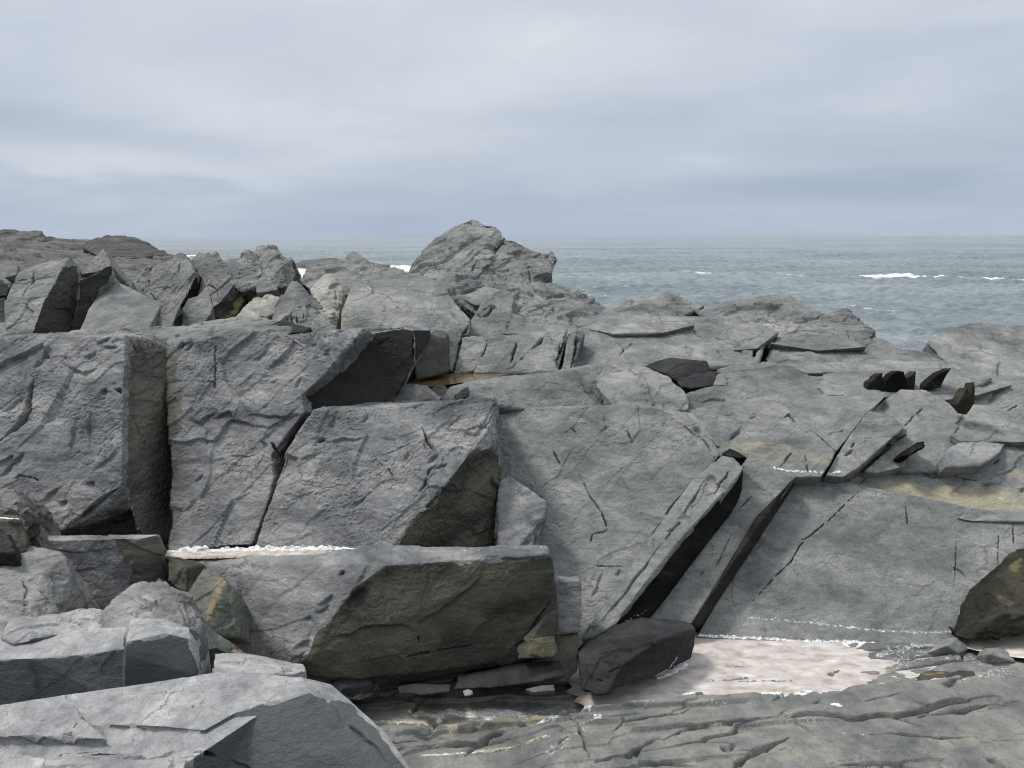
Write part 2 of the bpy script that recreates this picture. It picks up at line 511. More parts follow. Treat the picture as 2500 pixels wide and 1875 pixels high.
def finish_mesh(ob, co, normals, p, seed, amp=1.0, cracks=(), flatz=0.0):
    q = co + seed * 13.7
    lam, a = p['und']
    d = a * fbm(q / lam, 3)
    # bedding: straight parallel lips, broken from block to block
    lam, a = p['bed']
    cell, gap = worley(stretch(q, STRIKE, 2.2) / (lam * 3.0) + 3.3, 0.0)
    s = (q @ PERP) / lam + 2.7 * cell + 0.30 * fbm(stretch(q, STRIKE, 3.0) / lam, 3)
    fr = s - np.floor(s)
    saw = np.where(fr < 0.93, fr / 0.93, (1 - fr) / 0.07)
    d = d + a * (saw - 0.5) * smooth01(0.35 + 2.0 * perlin(q / (lam * 4) + 2))
    # flat chips, each tilted its own way, at two sizes
    lam, a, k = p['fac']
    wq = stretch(q + 0.10 * lam * np.stack([perlin(q / lam * 1.9), perlin(q / lam * 1.9 + 31), perlin(q / lam * 1.9 + 57)], 1), STRIKE, k)
    v, gap = worley(wq / lam)
    d = d + a * v * smooth01(0.5 + 2.0 * perlin(q / (lam * 3.5) + 5))
    v, gap = worley(wq / (lam * 0.38) + 9.1)
    d = d + 0.42 * a * v * smooth01(0.3 + 2.2 * perlin(q / (lam * 2.5) + 8))
    if 'sqg' in p:                                   # dense little flake scars
        lam, a = p['sqg']
        hq = fbm(stretch(q, STRIKE, 1.5) / (lam * 2.4), 4, 0.6) * 3.0
        d = d + a * (terrace(hq, 0.10) - 0.85 * hq) * smooth01(0.55 + 2.2 * perlin(q / (lam * 5) + 31))
    lam, a = p['grn']
    d = d + a * fbm(q / lam, 3, 0.6)
    d *= amp
    for poly, w, dep, down in cracks:
        scarp = down is not None
        R = w * (16 if scarp else 4)
        lo = poly.min(0) - R; hi = poly.max(0) + R
        m = np.all((co > lo) & (co < hi), axis=1)
        if not m.any():
            continue
        s = co[m]
        wob = 0.9 * w * np.stack([perlin(s / (w * 9)), perlin(s / (w * 9) + 9), perlin(s / (w * 9) + 23)], 1)
        if scarp:                                   # a flake has come off below the line: sharp lip, healing away from it
            wob = wob * 2.0
            ds, par, side = seg_param(s + wob, poly, down)
            tap = np.clip(3.0 * np.minimum(par + 0.02, 1.02 - par), 0.0, 1.0)
            lip = np.clip(side / (0.7 * w) + 0.5, 0, 1)
            L = w * (4.5 + 2.5 * perlin(s / (w * 20) + 3))
            end = np.where((par <= 0.001) | (par >= 0.999), 0.0, 1.0)
            d[m] -= 1.15 * dep * tap * end * lip * np.exp(-np.maximum(side, 0) / L)
        else:
            ds, par, side = seg_param(s + wob, poly)
            tap = np.clip(3.2 * np.minimum(par + 0.02, 1.02 - par), 0.25, 1.0)
            wv = w * tap * (0.80 + 0.75 * perlin(s / (w * 11) + 3))
            d[m] -= 3.2 * dep * tap * np.clip(1.6 - 1.6 * ds / np.maximum(wv, w * 0.28), 0, 1)
    return co + normals * d[:, None]


def rock(name, label, cat, mat, pre, pieces, vox=None, amp=1.0, dark=(), cracks=(), stains=(), group=None, kind=None, cks=1.0):
    """pieces: ('h'|'p', pts[, back[, con]]) joined into one solid, then weathered"""
    SEED[0] += 1
    seed = SEED[0]
    bm = bmesh.new()
    for pc in pieces:
        b2 = bmesh.new()
        args = pc[1:]
        (hull_bm if pc[0] == 'h' else prism_bm)(b2, *args)
        me2 = bpy.data.meshes.new('tmp')
        b2.to_mesh(me2); b2.free()
        bm.from_mesh(me2)
        bpy.data.meshes.remove(me2)
    allp = np.array([v.co[:] for v in bm.verts])
    dmean = float(np.mean([np.mean([p[1] for p in pc[1]]) for pc in pieces]))
    px1 = dmean * 2.4414 / FPX                       # one picture pixel at this distance, in metres
    v = px1 * (vox or 1.25)
    bmesh.ops.recalc_face_normals(bm, faces=bm.faces[:])
    bvh = BVHTree.FromBMesh(bm)
    me = bpy.data.meshes.new(name)
    bm.to_mesh(me); bm.free()
    ob = bpy.data.objects.new(name, me)
    COL.objects.link(ob)
    md = ob.modifiers.new('remesh', 'REMESH')
    md.mode = 'VOXEL'
    md.voxel_size = v
    dg = bpy.context.evaluated_depsgraph_get()
    me2 = bpy.data.meshes.new_from_object(ob.evaluated_get(dg))
    ob.modifiers.clear()
    ob.data = me2
    bpy.data.meshes.remove(me)
    me2.name = name
    n = len(me2.vertices)
    TOTAL[0] += n
    co = np.empty(n * 3, np.float32); me2.vertices.foreach_get('co', co); co = co.reshape(-1, 3).astype(np.float64)
    nn = np.empty(n * 3, np.float32); me2.vertex_normals.foreach_get('vector', nn); nn = nn.reshape(-1, 3).astype(np.float64)

    def cast(px, py):
        r = Vector(ray(px, py)).normalized()
        hit = bvh.ray_cast(Vector((0, 0, CAMZ)), r)
        if hit[0] is not None:
            return np.array(hit[0])
        hit = bvh.find_nearest(Vector(D(px, py, dmean)))
        return np.array(hit[0])
    ck = []
    for pts, w, dep in cracks:
        P = np.array([cast(x, y) for x, y in pts])
        down = None
        if dep <= 14 and w < 2.6:
            dep *= 1.4
        elif dep <= 14:                        # which way the flake came off: down (or right) along the face
            a, b2 = pts[0], pts[-1]
            ex, ey = b2[0] - a[0], b2[1] - a[1]
            nx, ny = -ey, ex
            if ny < 0 or (abs(ny) < 0.35 * abs(nx) and nx < 0):
                nx, ny = -nx, -ny
            k = 12.0 / (math.hypot(nx, ny) + 1e-6)
            mx, my = pts[len(pts) // 2]
            down = cast(mx + nx * k, my + ny * k) - cast(mx, my)
        ck.append((P, w * P[:, 1].mean() / FPX, dep * cks * P[:, 1].mean() / FPX, down))
    masks = {'dark': np.zeros(n, np.float32), 'ochre': np.zeros(n, np.float32), 'salt': np.zeros(n, np.float32)}
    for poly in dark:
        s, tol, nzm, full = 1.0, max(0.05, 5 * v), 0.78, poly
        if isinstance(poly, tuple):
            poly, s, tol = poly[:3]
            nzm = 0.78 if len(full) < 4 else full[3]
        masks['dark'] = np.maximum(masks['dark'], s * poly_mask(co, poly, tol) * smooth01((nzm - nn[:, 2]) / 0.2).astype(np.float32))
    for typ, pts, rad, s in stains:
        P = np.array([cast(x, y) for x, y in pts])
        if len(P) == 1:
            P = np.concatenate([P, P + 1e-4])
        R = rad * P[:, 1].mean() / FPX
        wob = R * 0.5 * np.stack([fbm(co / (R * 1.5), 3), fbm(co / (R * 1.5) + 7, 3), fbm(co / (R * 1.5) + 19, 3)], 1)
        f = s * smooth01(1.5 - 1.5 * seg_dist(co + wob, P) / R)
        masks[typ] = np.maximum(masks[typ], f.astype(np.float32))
    co2 = finish_mesh(ob, co, nn, PRE[pre], seed, amp * (1.0 if dmean > 4 else 0.8), ck)
    base = np.array([co2[:, 0].mean(), co2[:, 1].mean(), co2[:, 2].min()])
    me2.vertices.foreach_set('co', (co2 - base).astype(np.float32).ravel())
    ob.location = base
    for k, a in masks.items():
        if a.max() > 0.01:
            at = me2.attributes.new(k, 'FLOAT', 'POINT')
            at.data.foreach_set('value', a)
    me2.materials.clear()
    me2.materials.append(M[mat])
    me2.polygons.foreach_set('use_smooth', np.ones(len(me2.polygons), bool))
    me2.update()
    ob['label'] = label
    ob['category'] = cat
    if group:
        ob['group'] = group
    ob['kind'] = kind or 'thing'
    return ob


def grid_mesh(name, xs, ys, zf, mat, attrs=None, kind='structure'):
    """height sheet on (possibly uneven) grid lines"""
    X, Y = np.meshgrid(xs, ys)
    co = np.stack([X.ravel(), Y.ravel(), np.zeros(X.size)], 1)
    co[:, 2] = zf(co)
    nx, ny = len(xs), len(ys)
    idx = np.arange(nx * ny).reshape(ny, nx)
    q = np.stack([idx[:-1, :-1], idx[:-1, 1:], idx[1:, 1:], idx[1:, :-1]], -1).reshape(-1, 4)
    me = bpy.data.meshes.new(name)
    me.vertices.add(len(co)); me.vertices.foreach_set('co', co.astype(np.float32).ravel())
    me.loops.add(q.size); me.loops.foreach_set('vertex_index', q.ravel().astype(np.int32))
    me.polygons.add(len(q))
    me.polygons.foreach_set('loop_start', (np.arange(len(q)) * 4).astype(np.int32))
    me.polygons.foreach_set('loop_total', np.full(len(q), 4, np.int32))
    me.polygons.foreach_set('use_smooth', np.ones(len(q), bool))
    me.update(calc_edges=True)
    if attrs:
        for k, f in attrs.items():
            at = me.attributes.new(k, 'FLOAT', 'POINT')
            at.data.foreach_set('value', f(co).astype(np.float32))
    me.materials.append(mat)
    ob = bpy.data.objects.new(name, me)
    COL.objects.link(ob)
    ob['kind'] = kind
    return ob


# ------------------------------------------------------------------ the setting: sea, ground, pools
SEA_Z = -3.4


def water_mat():
    m, t, b = mat_new('sea_water')
    L = t.links.new
    g = N(t, 'ShaderNodeNewGeometry')
    mp = N(t, 'ShaderNodeMapping')
    mp.inputs['Scale'].default_value = (0.65, 1.0, 1.0)
    mp.inputs['Rotation'].default_value = (0, 0, 0.12)
    L(g.outputs['Position'], mp.inputs[0])
    n1 = N(t, 'ShaderNodeTexNoise', i_Scale=0.9, i_Detail=6.0, i_Roughness=0.65)
    n2 = N(t, 'ShaderNodeTexNoise', i_Scale=0.05, i_Detail=4.0, i_Roughness=0.6)
    n3 = N(t, 'ShaderNodeTexNoise', i_Scale=0.012, i_Detail=5.0, i_Roughness=0.6)
    for n in (n1, n2, n3):
        L(mp.outputs[0], n.inputs['Vector'])
    c = ramp(t, [(0.37, (0.085, 0.115, 0.126)), (0.5, (0.168, 0.199, 0.206)), (0.62, (0.275, 0.305, 0.308))])
    mixed = mth(t, 'MULTIPLY_ADD', n1.outputs[0], 0.45, mth(t, 'MULTIPLY', n2.outputs[0], 0.25))
    mixed = mth(t, 'MULTIPLY_ADD', n3.outputs[0], 0.30, mixed)
    L(mixed, c.inputs[0])
    a = N(t, 'ShaderNodeAttribute', attribute_name='foam').outputs['Fac']
    fn = N(t, 'ShaderNodeTexNoise', i_Scale=1.3, i_Detail=6.0, i_Roughness=0.7)
    L(mp.outputs[0], fn.inputs['Vector'])
    f = mth(t, 'MULTIPLY_ADD', mth(t, 'SUBTRACT', fn.outputs[0], 0.5), 2.0, a)
    f = mth(t, 'MULTIPLY', mth(t, 'SUBTRACT', f, 0.45), 4.0, clamp=True)
    f = mth(t, 'MULTIPLY', f, mth(t, 'MULTIPLY', a, 3.0, clamp=True))
    # sparse whitecaps
    wc = mth(t, 'MULTIPLY', mth(t, 'SUBTRACT', mth(t, 'MULTIPLY_ADD', n2.outputs[0], 0.5, mth(t, 'MULTIPLY', fn.outputs[0], 0.5)), 0.635), 12.0, clamp=True)
    f = mth(t, 'MAXIMUM', f, mth(t, 'MULTIPLY', wc, 0.4))
    col = mixc(t, mth(t, 'MULTIPLY', f, 0.8), c.outputs[0], (0.75, 0.78, 0.80))
    L(col, b.inputs['Base Color'])
    L(mth(t, 'MULTIPLY_ADD', f, 0.5, 0.20), b.inputs['Roughness'])
    b.inputs['IOR'].default_value = 1.33
    b.inputs['Specular IOR Level'].default_value = 0.12
    bp = N(t, 'ShaderNodeBump')
    bp.inputs['Strength'].default_value = 1.0
    bp.inputs['Distance'].default_value = 0.5
    L(n1.outputs[0], bp.inputs['Height'])
    L(bp.outputs[0], b.inputs['Normal'])
    return m


M['sea'] = water_mat()
FOAM = [  # (pixel line on the water, width in metres, strength)
    ([(2120, 677), (2220, 677), (2330, 676), (2420, 679), (2500, 684), (2700, 688)], 2.3, 1.15),
    ([(2360, 681), (2500, 690)], 1.2, 0.4),
    ([(1330, 717), (1400, 707), (1480, 700), (1560, 698)], 1.5, 0.40),
    ([(1380, 730), (1450, 722), (1530, 727)], 1.2, 0.38),
    ([(1690, 665), (1830, 668), (1960, 672)], 2.0, 0.5),
    ([(700, 662), (735, 657), (760, 664)], 6.0, 1.0),
    ([(720, 672), (745, 680)], 5.0, 1.1),
    ([(925, 651), (960, 652), (1010, 655)], 7.0, 1.0),
    ([(935, 657), (1010, 660)], 4.0, 0.9),
    ([(900, 646), (1000, 648)], 4.0, 0.4),
    ([(455, 624), (480, 626)], 6.0, 1.0),
    ([(640, 645), (720, 650)], 5.0, 0.6),
    ([(2190, 845), (2230, 850), (2260, 850)], 0.5, 0.35),
    ([(1950, 745), (2060, 752), (2180, 760)], 1.2, 0.35),
    ([(2000, 790), (2200, 800)], 0.8, 0.3),
]


def build_sea():
    rows = np.concatenate([np.geomspace(14, 900, 800), np.geomspace(915, 45000, 60)])
    us = np.concatenate([np.linspace(-3.5, -0.62, 60)[:-1], np.linspace(-0.62, 0.62, 640), np.linspace(0.62, 3.5, 60)[1:]])
    U, R = np.meshgrid(us, rows)
    X, Y = U * R, R

    def zf(co):
        x, y = co[:, 0] * 1.0, co[:, 1] * 1.0
        co[:, 0] = X.ravel(); co[:, 1] = Y.ravel()
        p = np.stack([co[:, 0] * 0.75 + co[:, 1] * 0.10, co[:, 1], np.zeros(len(co))], 1)
        near = np.clip(1.2 - co[:, 1] / 900.0, 0, 1)
        h = 0.50 * fbm(p / 9.0, 2) - 0.55 * np.abs(fbm(p / 3.4 + 5, 3)) + 0.22 * fbm(p / 1.1 + 9, 2)
        return SEA_Z + (h + 0.1) * near

    def foam(co):
        f = np.zeros(len(co))
        for pts, w, s in FOAM:
            P = np.array([Z(x, y, SEA_Z) for x, y in pts])
            P[:, 2] = 0
            q = co.copy(); q[:, 2] = 0
            sel = (q[:, 1] > P[:, 1].min() - 12 * w) & (q[:, 1] < P[:, 1].max() + 12 * w)
            if sel.any():
                # streaks lie along the crests: stretch the reach sideways
                ds = seg_dist(q[sel], P)
                f[sel] = np.maximum(f[sel], s * smooth01(1.4 - ds / w))
        return f
    ob = grid_mesh('sea', us, rows, zf, M['sea'], {'foam': foam})
    return ob


def build_sea_fix():
    return build_sea()


sea = build_sea()

# ---- ground under the outcrops
def ground_z(co):
    y = co[:, 1]
    z = np.interp(y, [-6, 0, 3.5, 5.9, 6.5, 7.5, 8.6, 10.5, 12.5, 14.5, 18, 26, 60], [0.2, 0.0, -0.25, -0.35, -0.40, 0.15, 0.75, 0.85, 0.7, -0.6, -2.6, -4.6, -9])
    p = np.stack([co[:, 0], y, np.zeros(len(y))], 1)
    return z + 0.10 * fbm(p / 0.9, 4)


def lmat():
    return slate('ledge_slate', (0.103, 0.106, 0.103), (0.160, 0.160, 0.149), (0.235, 0.224, 0.194), fscale=1.3, bump=0.45, ochre=(0.42, 0.36, 0.22), flake=0.5)


M['ledge'] = lmat()
bedrock = grid_mesh('bedrock', np.linspace(-30, 30, 361), np.linspace(-6, 40, 300), ground_z, M['brown'])

LEDGE_STEP = [(1240, 1760), (1390, 1738), (1488, 1722), (1589, 1713), (1698, 1692), (1806, 1685), (1915, 1688), (2100, 1677), (2290, 1668), (2500, 1650), (2700, 1640)]
LEDGE_CRACKS = [  # pixel line, half width px, depth px
    ([(1390, 1736), (1408, 1752), (1416, 1781), (1427, 1810), (1443, 1861)], 5, 26),
    ([(1452, 1868), (1500, 1858), (1535, 1854), (1568, 1821), (1611, 1798)], 6, 26),
    ([(1618, 1805), (1662, 1781), (1730, 1767), (1806, 1758), (1904, 1742)], 5, 24),
    ([(1495, 1785), (1524, 1763), (1589, 1749), (1647, 1742), (1687, 1723)], 5, 20),
    ([(1780, 1890), (1817, 1846), (1864, 1825), (1900, 1805), (1926, 1794)], 9, 40),
    ([(1926, 1745), (1962, 1767), (1980, 1783)], 4, 18),
    ([(2243, 1749), (2293, 1742), (2351, 1734), (2423, 1723)], 7, 26),
    ([(2423, 1723), (2500, 1722)], 3, 8),
    ([(2109, 1718), (2195, 1705), (2206, 1703)], 4, 18),
    ([(2080, 1792), (2152, 1790), (2224, 1799), (2297, 1807), (2384, 1803)], 5, 14),
    ([(2405, 1854), (2460, 1885)], 8, 30),
    ([(1888, 1705), (1924, 1687), (1982, 1669)], 5, 20),
    ([(1801, 1660), (1837, 1673), (1931, 1675)], 6, 16),
    ([(2029, 1646), (2047, 1631), (2069, 1626)], 5, 20),
    ([(2228, 1718), (2275, 1745)], 2.5, 10),
    ([(1138, 1818), (1181, 1781), (1243, 1751)], 9, 34),
    ([(989, 1806), (1060, 1795), (1160, 1790), (1260, 1783)], 5, 12),
    ([(917, 1748), (1010, 1752), (1116, 1753), (1264, 1738)], 5, 12),
    ([(1150, 1815), (1240, 1803), (1344, 1794)], 4, 14),
    ([(1760, 1822), (1785, 1838)], 7, 20),
    ([(2040, 1872), (2140, 1866), (2240, 1872)], 5, 14),
    ([(1560, 1868), (1640, 1862), (1720, 1868)], 5, 14),
]
LEDGE_SALT = [
    ([(1010, 1712), (1070, 1722), (1110, 1714), (1200, 1722), (1270, 1716)], 16, 0.85),
    ([(1090, 1736), (1180, 1730), (1280, 1722)], 10, 0.5),
    ([(905, 1742), (1010, 1748), (1110, 1752)], 5, 0.6),
    ([(1030, 1818), (1200, 1806), (1340, 1792)], 3, 0.7),
    ([(1395, 1736), (1488, 1719), (1589, 1711), (1698, 1690), (1806, 1683), (1915, 1686), (2100, 1675), (2290, 1667)], 11, 0.85),
    ([(1405, 1728), (1500, 1708), (1600, 1702)], 7, 0.6),
    ([(1280, 1722), (1330, 1712), (1390, 1702)], 20, 0.55),
    ([(1310, 1746), (1370, 1742)], 8, 0.8),
    ([(1345, 1840), (1385, 1800), (1420, 1775)], 16, 0.5),
    ([(1700, 1712), (1760, 1715), (1840, 1712)], 10, 0.4),
    ([(1920, 1640), (2000, 1610), (2060, 1600)], 26, 0.55),
    ([(1960, 1650), (2060, 1655), (2200, 1663)], 16, 0.55),
    ([(2080, 1610), (2200, 1600), (2320, 1580), (2420, 1590)], 30, 0.5),
    ([(2150, 1580), (2250, 1560), (2330, 1548)], 14, 0.6),
    ([(2200, 1640), (2330, 1630), (2480, 1625)], 26, 0.48),
    ([(2340, 1672), (2420, 1662), (2500, 1650)], 10, 0.55),
    ([(1920, 1735), (1990, 1755)], 14, 0.4),
    ([(2035, 1725), (2050, 1728)], 6, 0.9),
    ([(1450, 1745), (1465, 1745)], 4, 0.9),
    ([(2060, 1790), (2120, 1790)], 8, 0.4),
]
LEDGE_OCHRE = [
    ([(1000, 1712), (1100, 1715), (1200, 1725), (1280, 1722)], 26, 0.95),
    ([(920, 1742), (1010, 1746), (1110, 1750)], 8, 0.8),
    ([(1100, 1738), (1250, 1735)], 16, 0.6),
    ([(1030, 1818), (1200, 1806), (1340, 1792)], 5, 0.8),
    ([(2150, 1615), (2190, 1618)], 8, 0.7),
    ([(2370, 1625), (2430, 1620)], 7, 0.7),
    ([(2060, 1588), (2110, 1583)], 7, 0.7),
    ([(1560, 1760), (1640, 1750)], 12, 0.5),
    ([(1480, 1820), (1700, 1790), (1900, 1765)], 30, 0.4),
    ([(1700, 1850), (2100, 1830), (2400, 1820)], 36, 0.4),
    ([(2240, 1735), (2400, 1745)], 14, 0.45),
]


def build_ledge():
    LZ = -0.15

    def wpt(px, py):
        p = Z(px, py, LZ)
        p[2] = 0
        return p
    step = np.array([wpt(x, y) for x, y in LEDGE_STEP])
    # even rows in distance steps that shrink with nearness
    ys = np.concatenate([np.linspace(1.2, 4.0, 40)[:-1], np.geomspace(4.0, 6.9, 760)])
    us = np.concatenate([np.linspace(-1.1, -0.23, 120)[:-1], np.linspace(-0.23, 0.62, 800), np.linspace(0.62, 1.2, 60)[1:]])
    U, Y = np.meshgrid(us, ys)
    XX, YY = (U * Y).ravel(), Y.ravel()
    cache = {}

    def zf(co):
        co[:, 0] = XX; co[:, 1] = YY
        p = co.copy(); p[:, 2] = 0
        sy = np.interp(p[:, 0], step[:, 0], step[:, 1])
        wob = 0.05 * fbm(p / 0.25 + 3, 3)
        far = smooth01((p[:, 1] + wob - sy) / 0.05 + 0.5)          # 1 = beyond the step, in the trough
        far *= smooth01((p[:, 0] + 0.05) / 0.3)
        q = stretch(p, (1.0, 0.12, 0), 4.0)
        q2 = stretch(p, (1.0, 0.16, 0), 3.2)
        wq = q2 + 0.035 * np.stack([perlin(q2 / 0.07), perlin(q2 / 0.07 + 31), 0 * p[:, 0]], 1)
        cell, gap = worley(wq / 0.30 + 1.7, 0.2)
        z = LZ + 0.020 * cell - 0.040 * np.exp(-(gap / 0.028) ** 2) * smooth01(0.45 + 1.8 * perlin(q2 / 0.5 + 42))
        c0, gap = worley(wq / 0.5 + 11.7, 0.0)
        sl = (p[:, 1] - 0.14 * p[:, 0]) / 0.34 + 2.6 * c0 + 0.22 * fbm(q / 0.3, 3)
        frc = sl - np.floor(sl)
        saw = np.where(frc < 0.96, frc / 0.96, (1 - frc) / 0.04)
        z -= 0.034 * (saw - 0.5) * smooth01(0.45 + 1.8 * perlin(q / 0.6 + 2))
        v, gap = worley(wq / 0.075 + 7.0)
        z += 0.0045 * v * smooth01(0.2 + 2.2 * perlin(q / 0.3 + 22))
        z += 0.008 * fbm(q / 0.7, 2) + 0.0018 * fbm(p / 0.03, 3)
        z -= far * 0.085
        # the bed climbs again to the right of the trough
        hump = smooth01((p[:, 0] - 1.95) / 0.9) * smooth01((p[:, 1] - 4.9) / 0.7)
        z += 0.045 * hump * (0.4 + 0.9 * smooth01(0.5 + 1.3 * fbm(stretch(p, (1, 0.1, 0), 2.0) / 0.5 + 8, 3)))
        # left end is broken into lower steps under the big slab
        left = smooth01((0.25 - p[:, 0]) / 0.3)
        z -= 0.06 * left
        for pts, w, dep in LEDGE_CRACKS:
            P = np.array([wpt(x, y) for x, y in pts])
            wm = w * P[:, 1].mean() / FPX
            dm = dep * P[:, 1].mean() / FPX
            lo, hi = P.min(0) - 5 * wm, P.max(0) + 5 * wm
            s = (p[:, 0] > lo[0]) & (p[:, 0] < hi[0]) & (p[:, 1] > lo[1]) & (p[:, 1] < hi[1])
            if s.any():
                qq = p[s]
                wobv = 1.2 * wm * np.stack([perlin(qq / (wm * 7)), perlin(qq / (wm * 7) + 11), 0 * qq[:, 0]], 1)
                ds, par, _ = seg_param(qq + wobv, P)
                tap = np.clip(3.5 * np.minimum(par + 0.02, 1.02 - par), 0.2, 1.0)
                wv = np.maximum(wm * tap * (0.95 + 0.8 * perlin(qq / (wm * 10) + 3)), 0.005)
                z[s] -= np.minimum(1.6 * dm * tap, 5.0 * wv) * np.exp(-(ds / wv) ** 2)
        co[:, 2] = z
        return z

    def stain(lst):
        def f(co):
            p = co.copy(); p[:, 2] = 0
            m = np.zeros(len(p))
            for pts, rad, s in lst:
                P = np.array([wpt(x, y) for x, y in pts])
                R = rad * 2.1 * P[:, 1].mean() / FPX          # foreshortened: a pixel covers more ground in depth
                sel = (p[:, 0] > P[:, 0].min() - 3 * R) & (p[:, 0] < P[:, 0].max() + 3 * R) & (p[:, 1] > P[:, 1].min() - 3 * R) & (p[:, 1] < P[:, 1].max() + 3 * R)
                if sel.any():
                    qq = p[sel]
                    wob = R * 0.6 * np.stack([fbm(qq / (R * 2), 3), fbm(qq / (R * 2) + 7, 3), 0 * qq[:, 0]], 1)
                    m[sel] = np.maximum(m[sel], s * smooth01(1.4 - 1.3 * seg_dist(qq + wob, P) / R))
            return m
        return f
    return grid_mesh('rock_ledge', us, ys, zf, M['ledge'], {'salt': stain(LEDGE_SALT), 'ochre': stain(LEDGE_OCHRE)})


ledge = build_ledge()


def pool_mat(name, stops, rough, scale, dist, bump=0.1, stretch_=(1, 1, 1), spec=0.5):
    m, t, b = mat_new(name)
    L = t.links.new
    g = N(t, 'ShaderNodeNewGeometry')
    mp = N(t, 'ShaderNodeMapping')
    mp.inputs['Scale'].default_value = stretch_
    mp.inputs['Rotation'].default_value = (0, 0, 0.25)
    L(g.outputs['Position'], mp.inputs[0])
    n = N(t, 'ShaderNodeTexNoise', i_Scale=scale, i_Detail=7.0, i_Roughness=0.62, i_Distortion=dist)
    L(mp.outputs[0], n.inputs['Vector'])
    r = ramp(t, stops)
    L(n.outputs[0], r.inputs[0])
    L(r.outputs[0], b.inputs['Base Color'])
    b.inputs['Roughness'].default_value = rough
    b.inputs['Specular IOR Level'].default_value = spec
    bp = N(t, 'ShaderNodeBump')
    bp.inputs['Strength'].default_value = bump
    bp.inputs['Distance'].default_value = 0.01
    L(n.outputs[0], bp.inputs['Height'])
    L(bp.outputs[0], b.inputs['Normal'])
    return m


M['pink_pool'] = pool_mat('foamy_pink_pool', [(0.28, (0.27, 0.225, 0.19)), (0.42, (0.37, 0.32, 0.285)), (0.52, (0.44, 0.40, 0.37)), (0.62, (0.50, 0.475, 0.455)), (0.74, (0.62, 0.61, 0.61))], 0.85, 9.0, 0.25, 0.8, (0.85, 1.25, 1), 0.10)
M['brown_pool'] = pool_mat('brown_puddle', [(0.3, (0.11, 0.074, 0.04)), (0.7, (0.19, 0.135, 0.08))], 0.08, 2.0, 0.3, 0.03)
M['salt'] = pool_mat('white_salt', [(0.30, (0.42, 0.41, 0.39)), (0.5, (0.62, 0.62, 0.62)), (0.7, (0.76, 0.77, 0.78))], 0.8, 20.0, 0.5, 0.8, (1, 1, 1), 0.2)
M['cream_salt'] = pool_mat('cream_salt', [(0.30, (0.27, 0.215, 0.165)), (0.5, (0.39, 0.34, 0.29)), (0.7, (0.55, 0.53, 0.51))], 0.7, 9.0, 0.6, 0.4, (1, 2.5, 1), 0.2)
M['beige_pool'] = pool_mat('beige_pool', [(0.30, (0.38, 0.32, 0.25)), (0.5, (0.55, 0.50, 0.43)), (0.66, (0.75, 0.74, 0.72))], 0.35, 4.0, 0.8, 0.2, (1, 2.0, 1))


def pool(name, pts, z, mat, label=None):
    bm = bmesh.new()
    P = [Z(x, y, z) for x, y in pts]
    c = sum(P) / len(P)
    vs = [bm.verts.new(p - c) for p in P]
    bm.faces.new(vs)
    bmesh.ops.recalc_face_normals(bm, faces=bm.faces[:])
    me = bpy.data.meshes.new(name)
    bm.to_mesh(me); bm.free()
    if me.polygons[0].normal.z < 0:
        me.flip_normals()
    me.materials.append(mat)
    ob = bpy.data.objects.new(name, me)
    ob.location = c
    COL.objects.link(ob)
    ob['kind'] = 'structure'
    if label:
        ob['label'] = label
    return ob


pool('tide_pool', [(1370, 1560), (1500, 1490), (1700, 1500), (1900, 1515), (2100, 1525), (2350, 1530), (2400, 1575), (2330, 1600), (2250, 1650), (2100, 1690), (1915, 1702), (1806, 1700), (1698, 1706), (1589, 1728), (1488, 1738), (1430, 1738), (1425, 1722), (1400, 1712), (1412, 1700), (1380, 1690), (1398, 1676), (1372, 1655), (1380, 1620), (1370, 1600)], -0.213, M['pink_pool'], 'shallow pink and white tide pool at the foot of the grey plates')
pool('tide_pool', [(2330, 1575), (2370, 1545), (2440, 1515), (2800, 1440), (3000, 1540), (2700, 1625), (2480, 1605), (2400, 1592)], -0.178, M['beige_pool'], 'shallow beige tide pool at the right edge')

# ------------------------------------------------------------------ the rocks (pixel x, pixel y, metres away)
def V(*pts):
    return [D(*p) for p in pts]


DOWN = (0.0, 0.05, -0.6)
KNEE = (0.0, 0.7, -0.45)

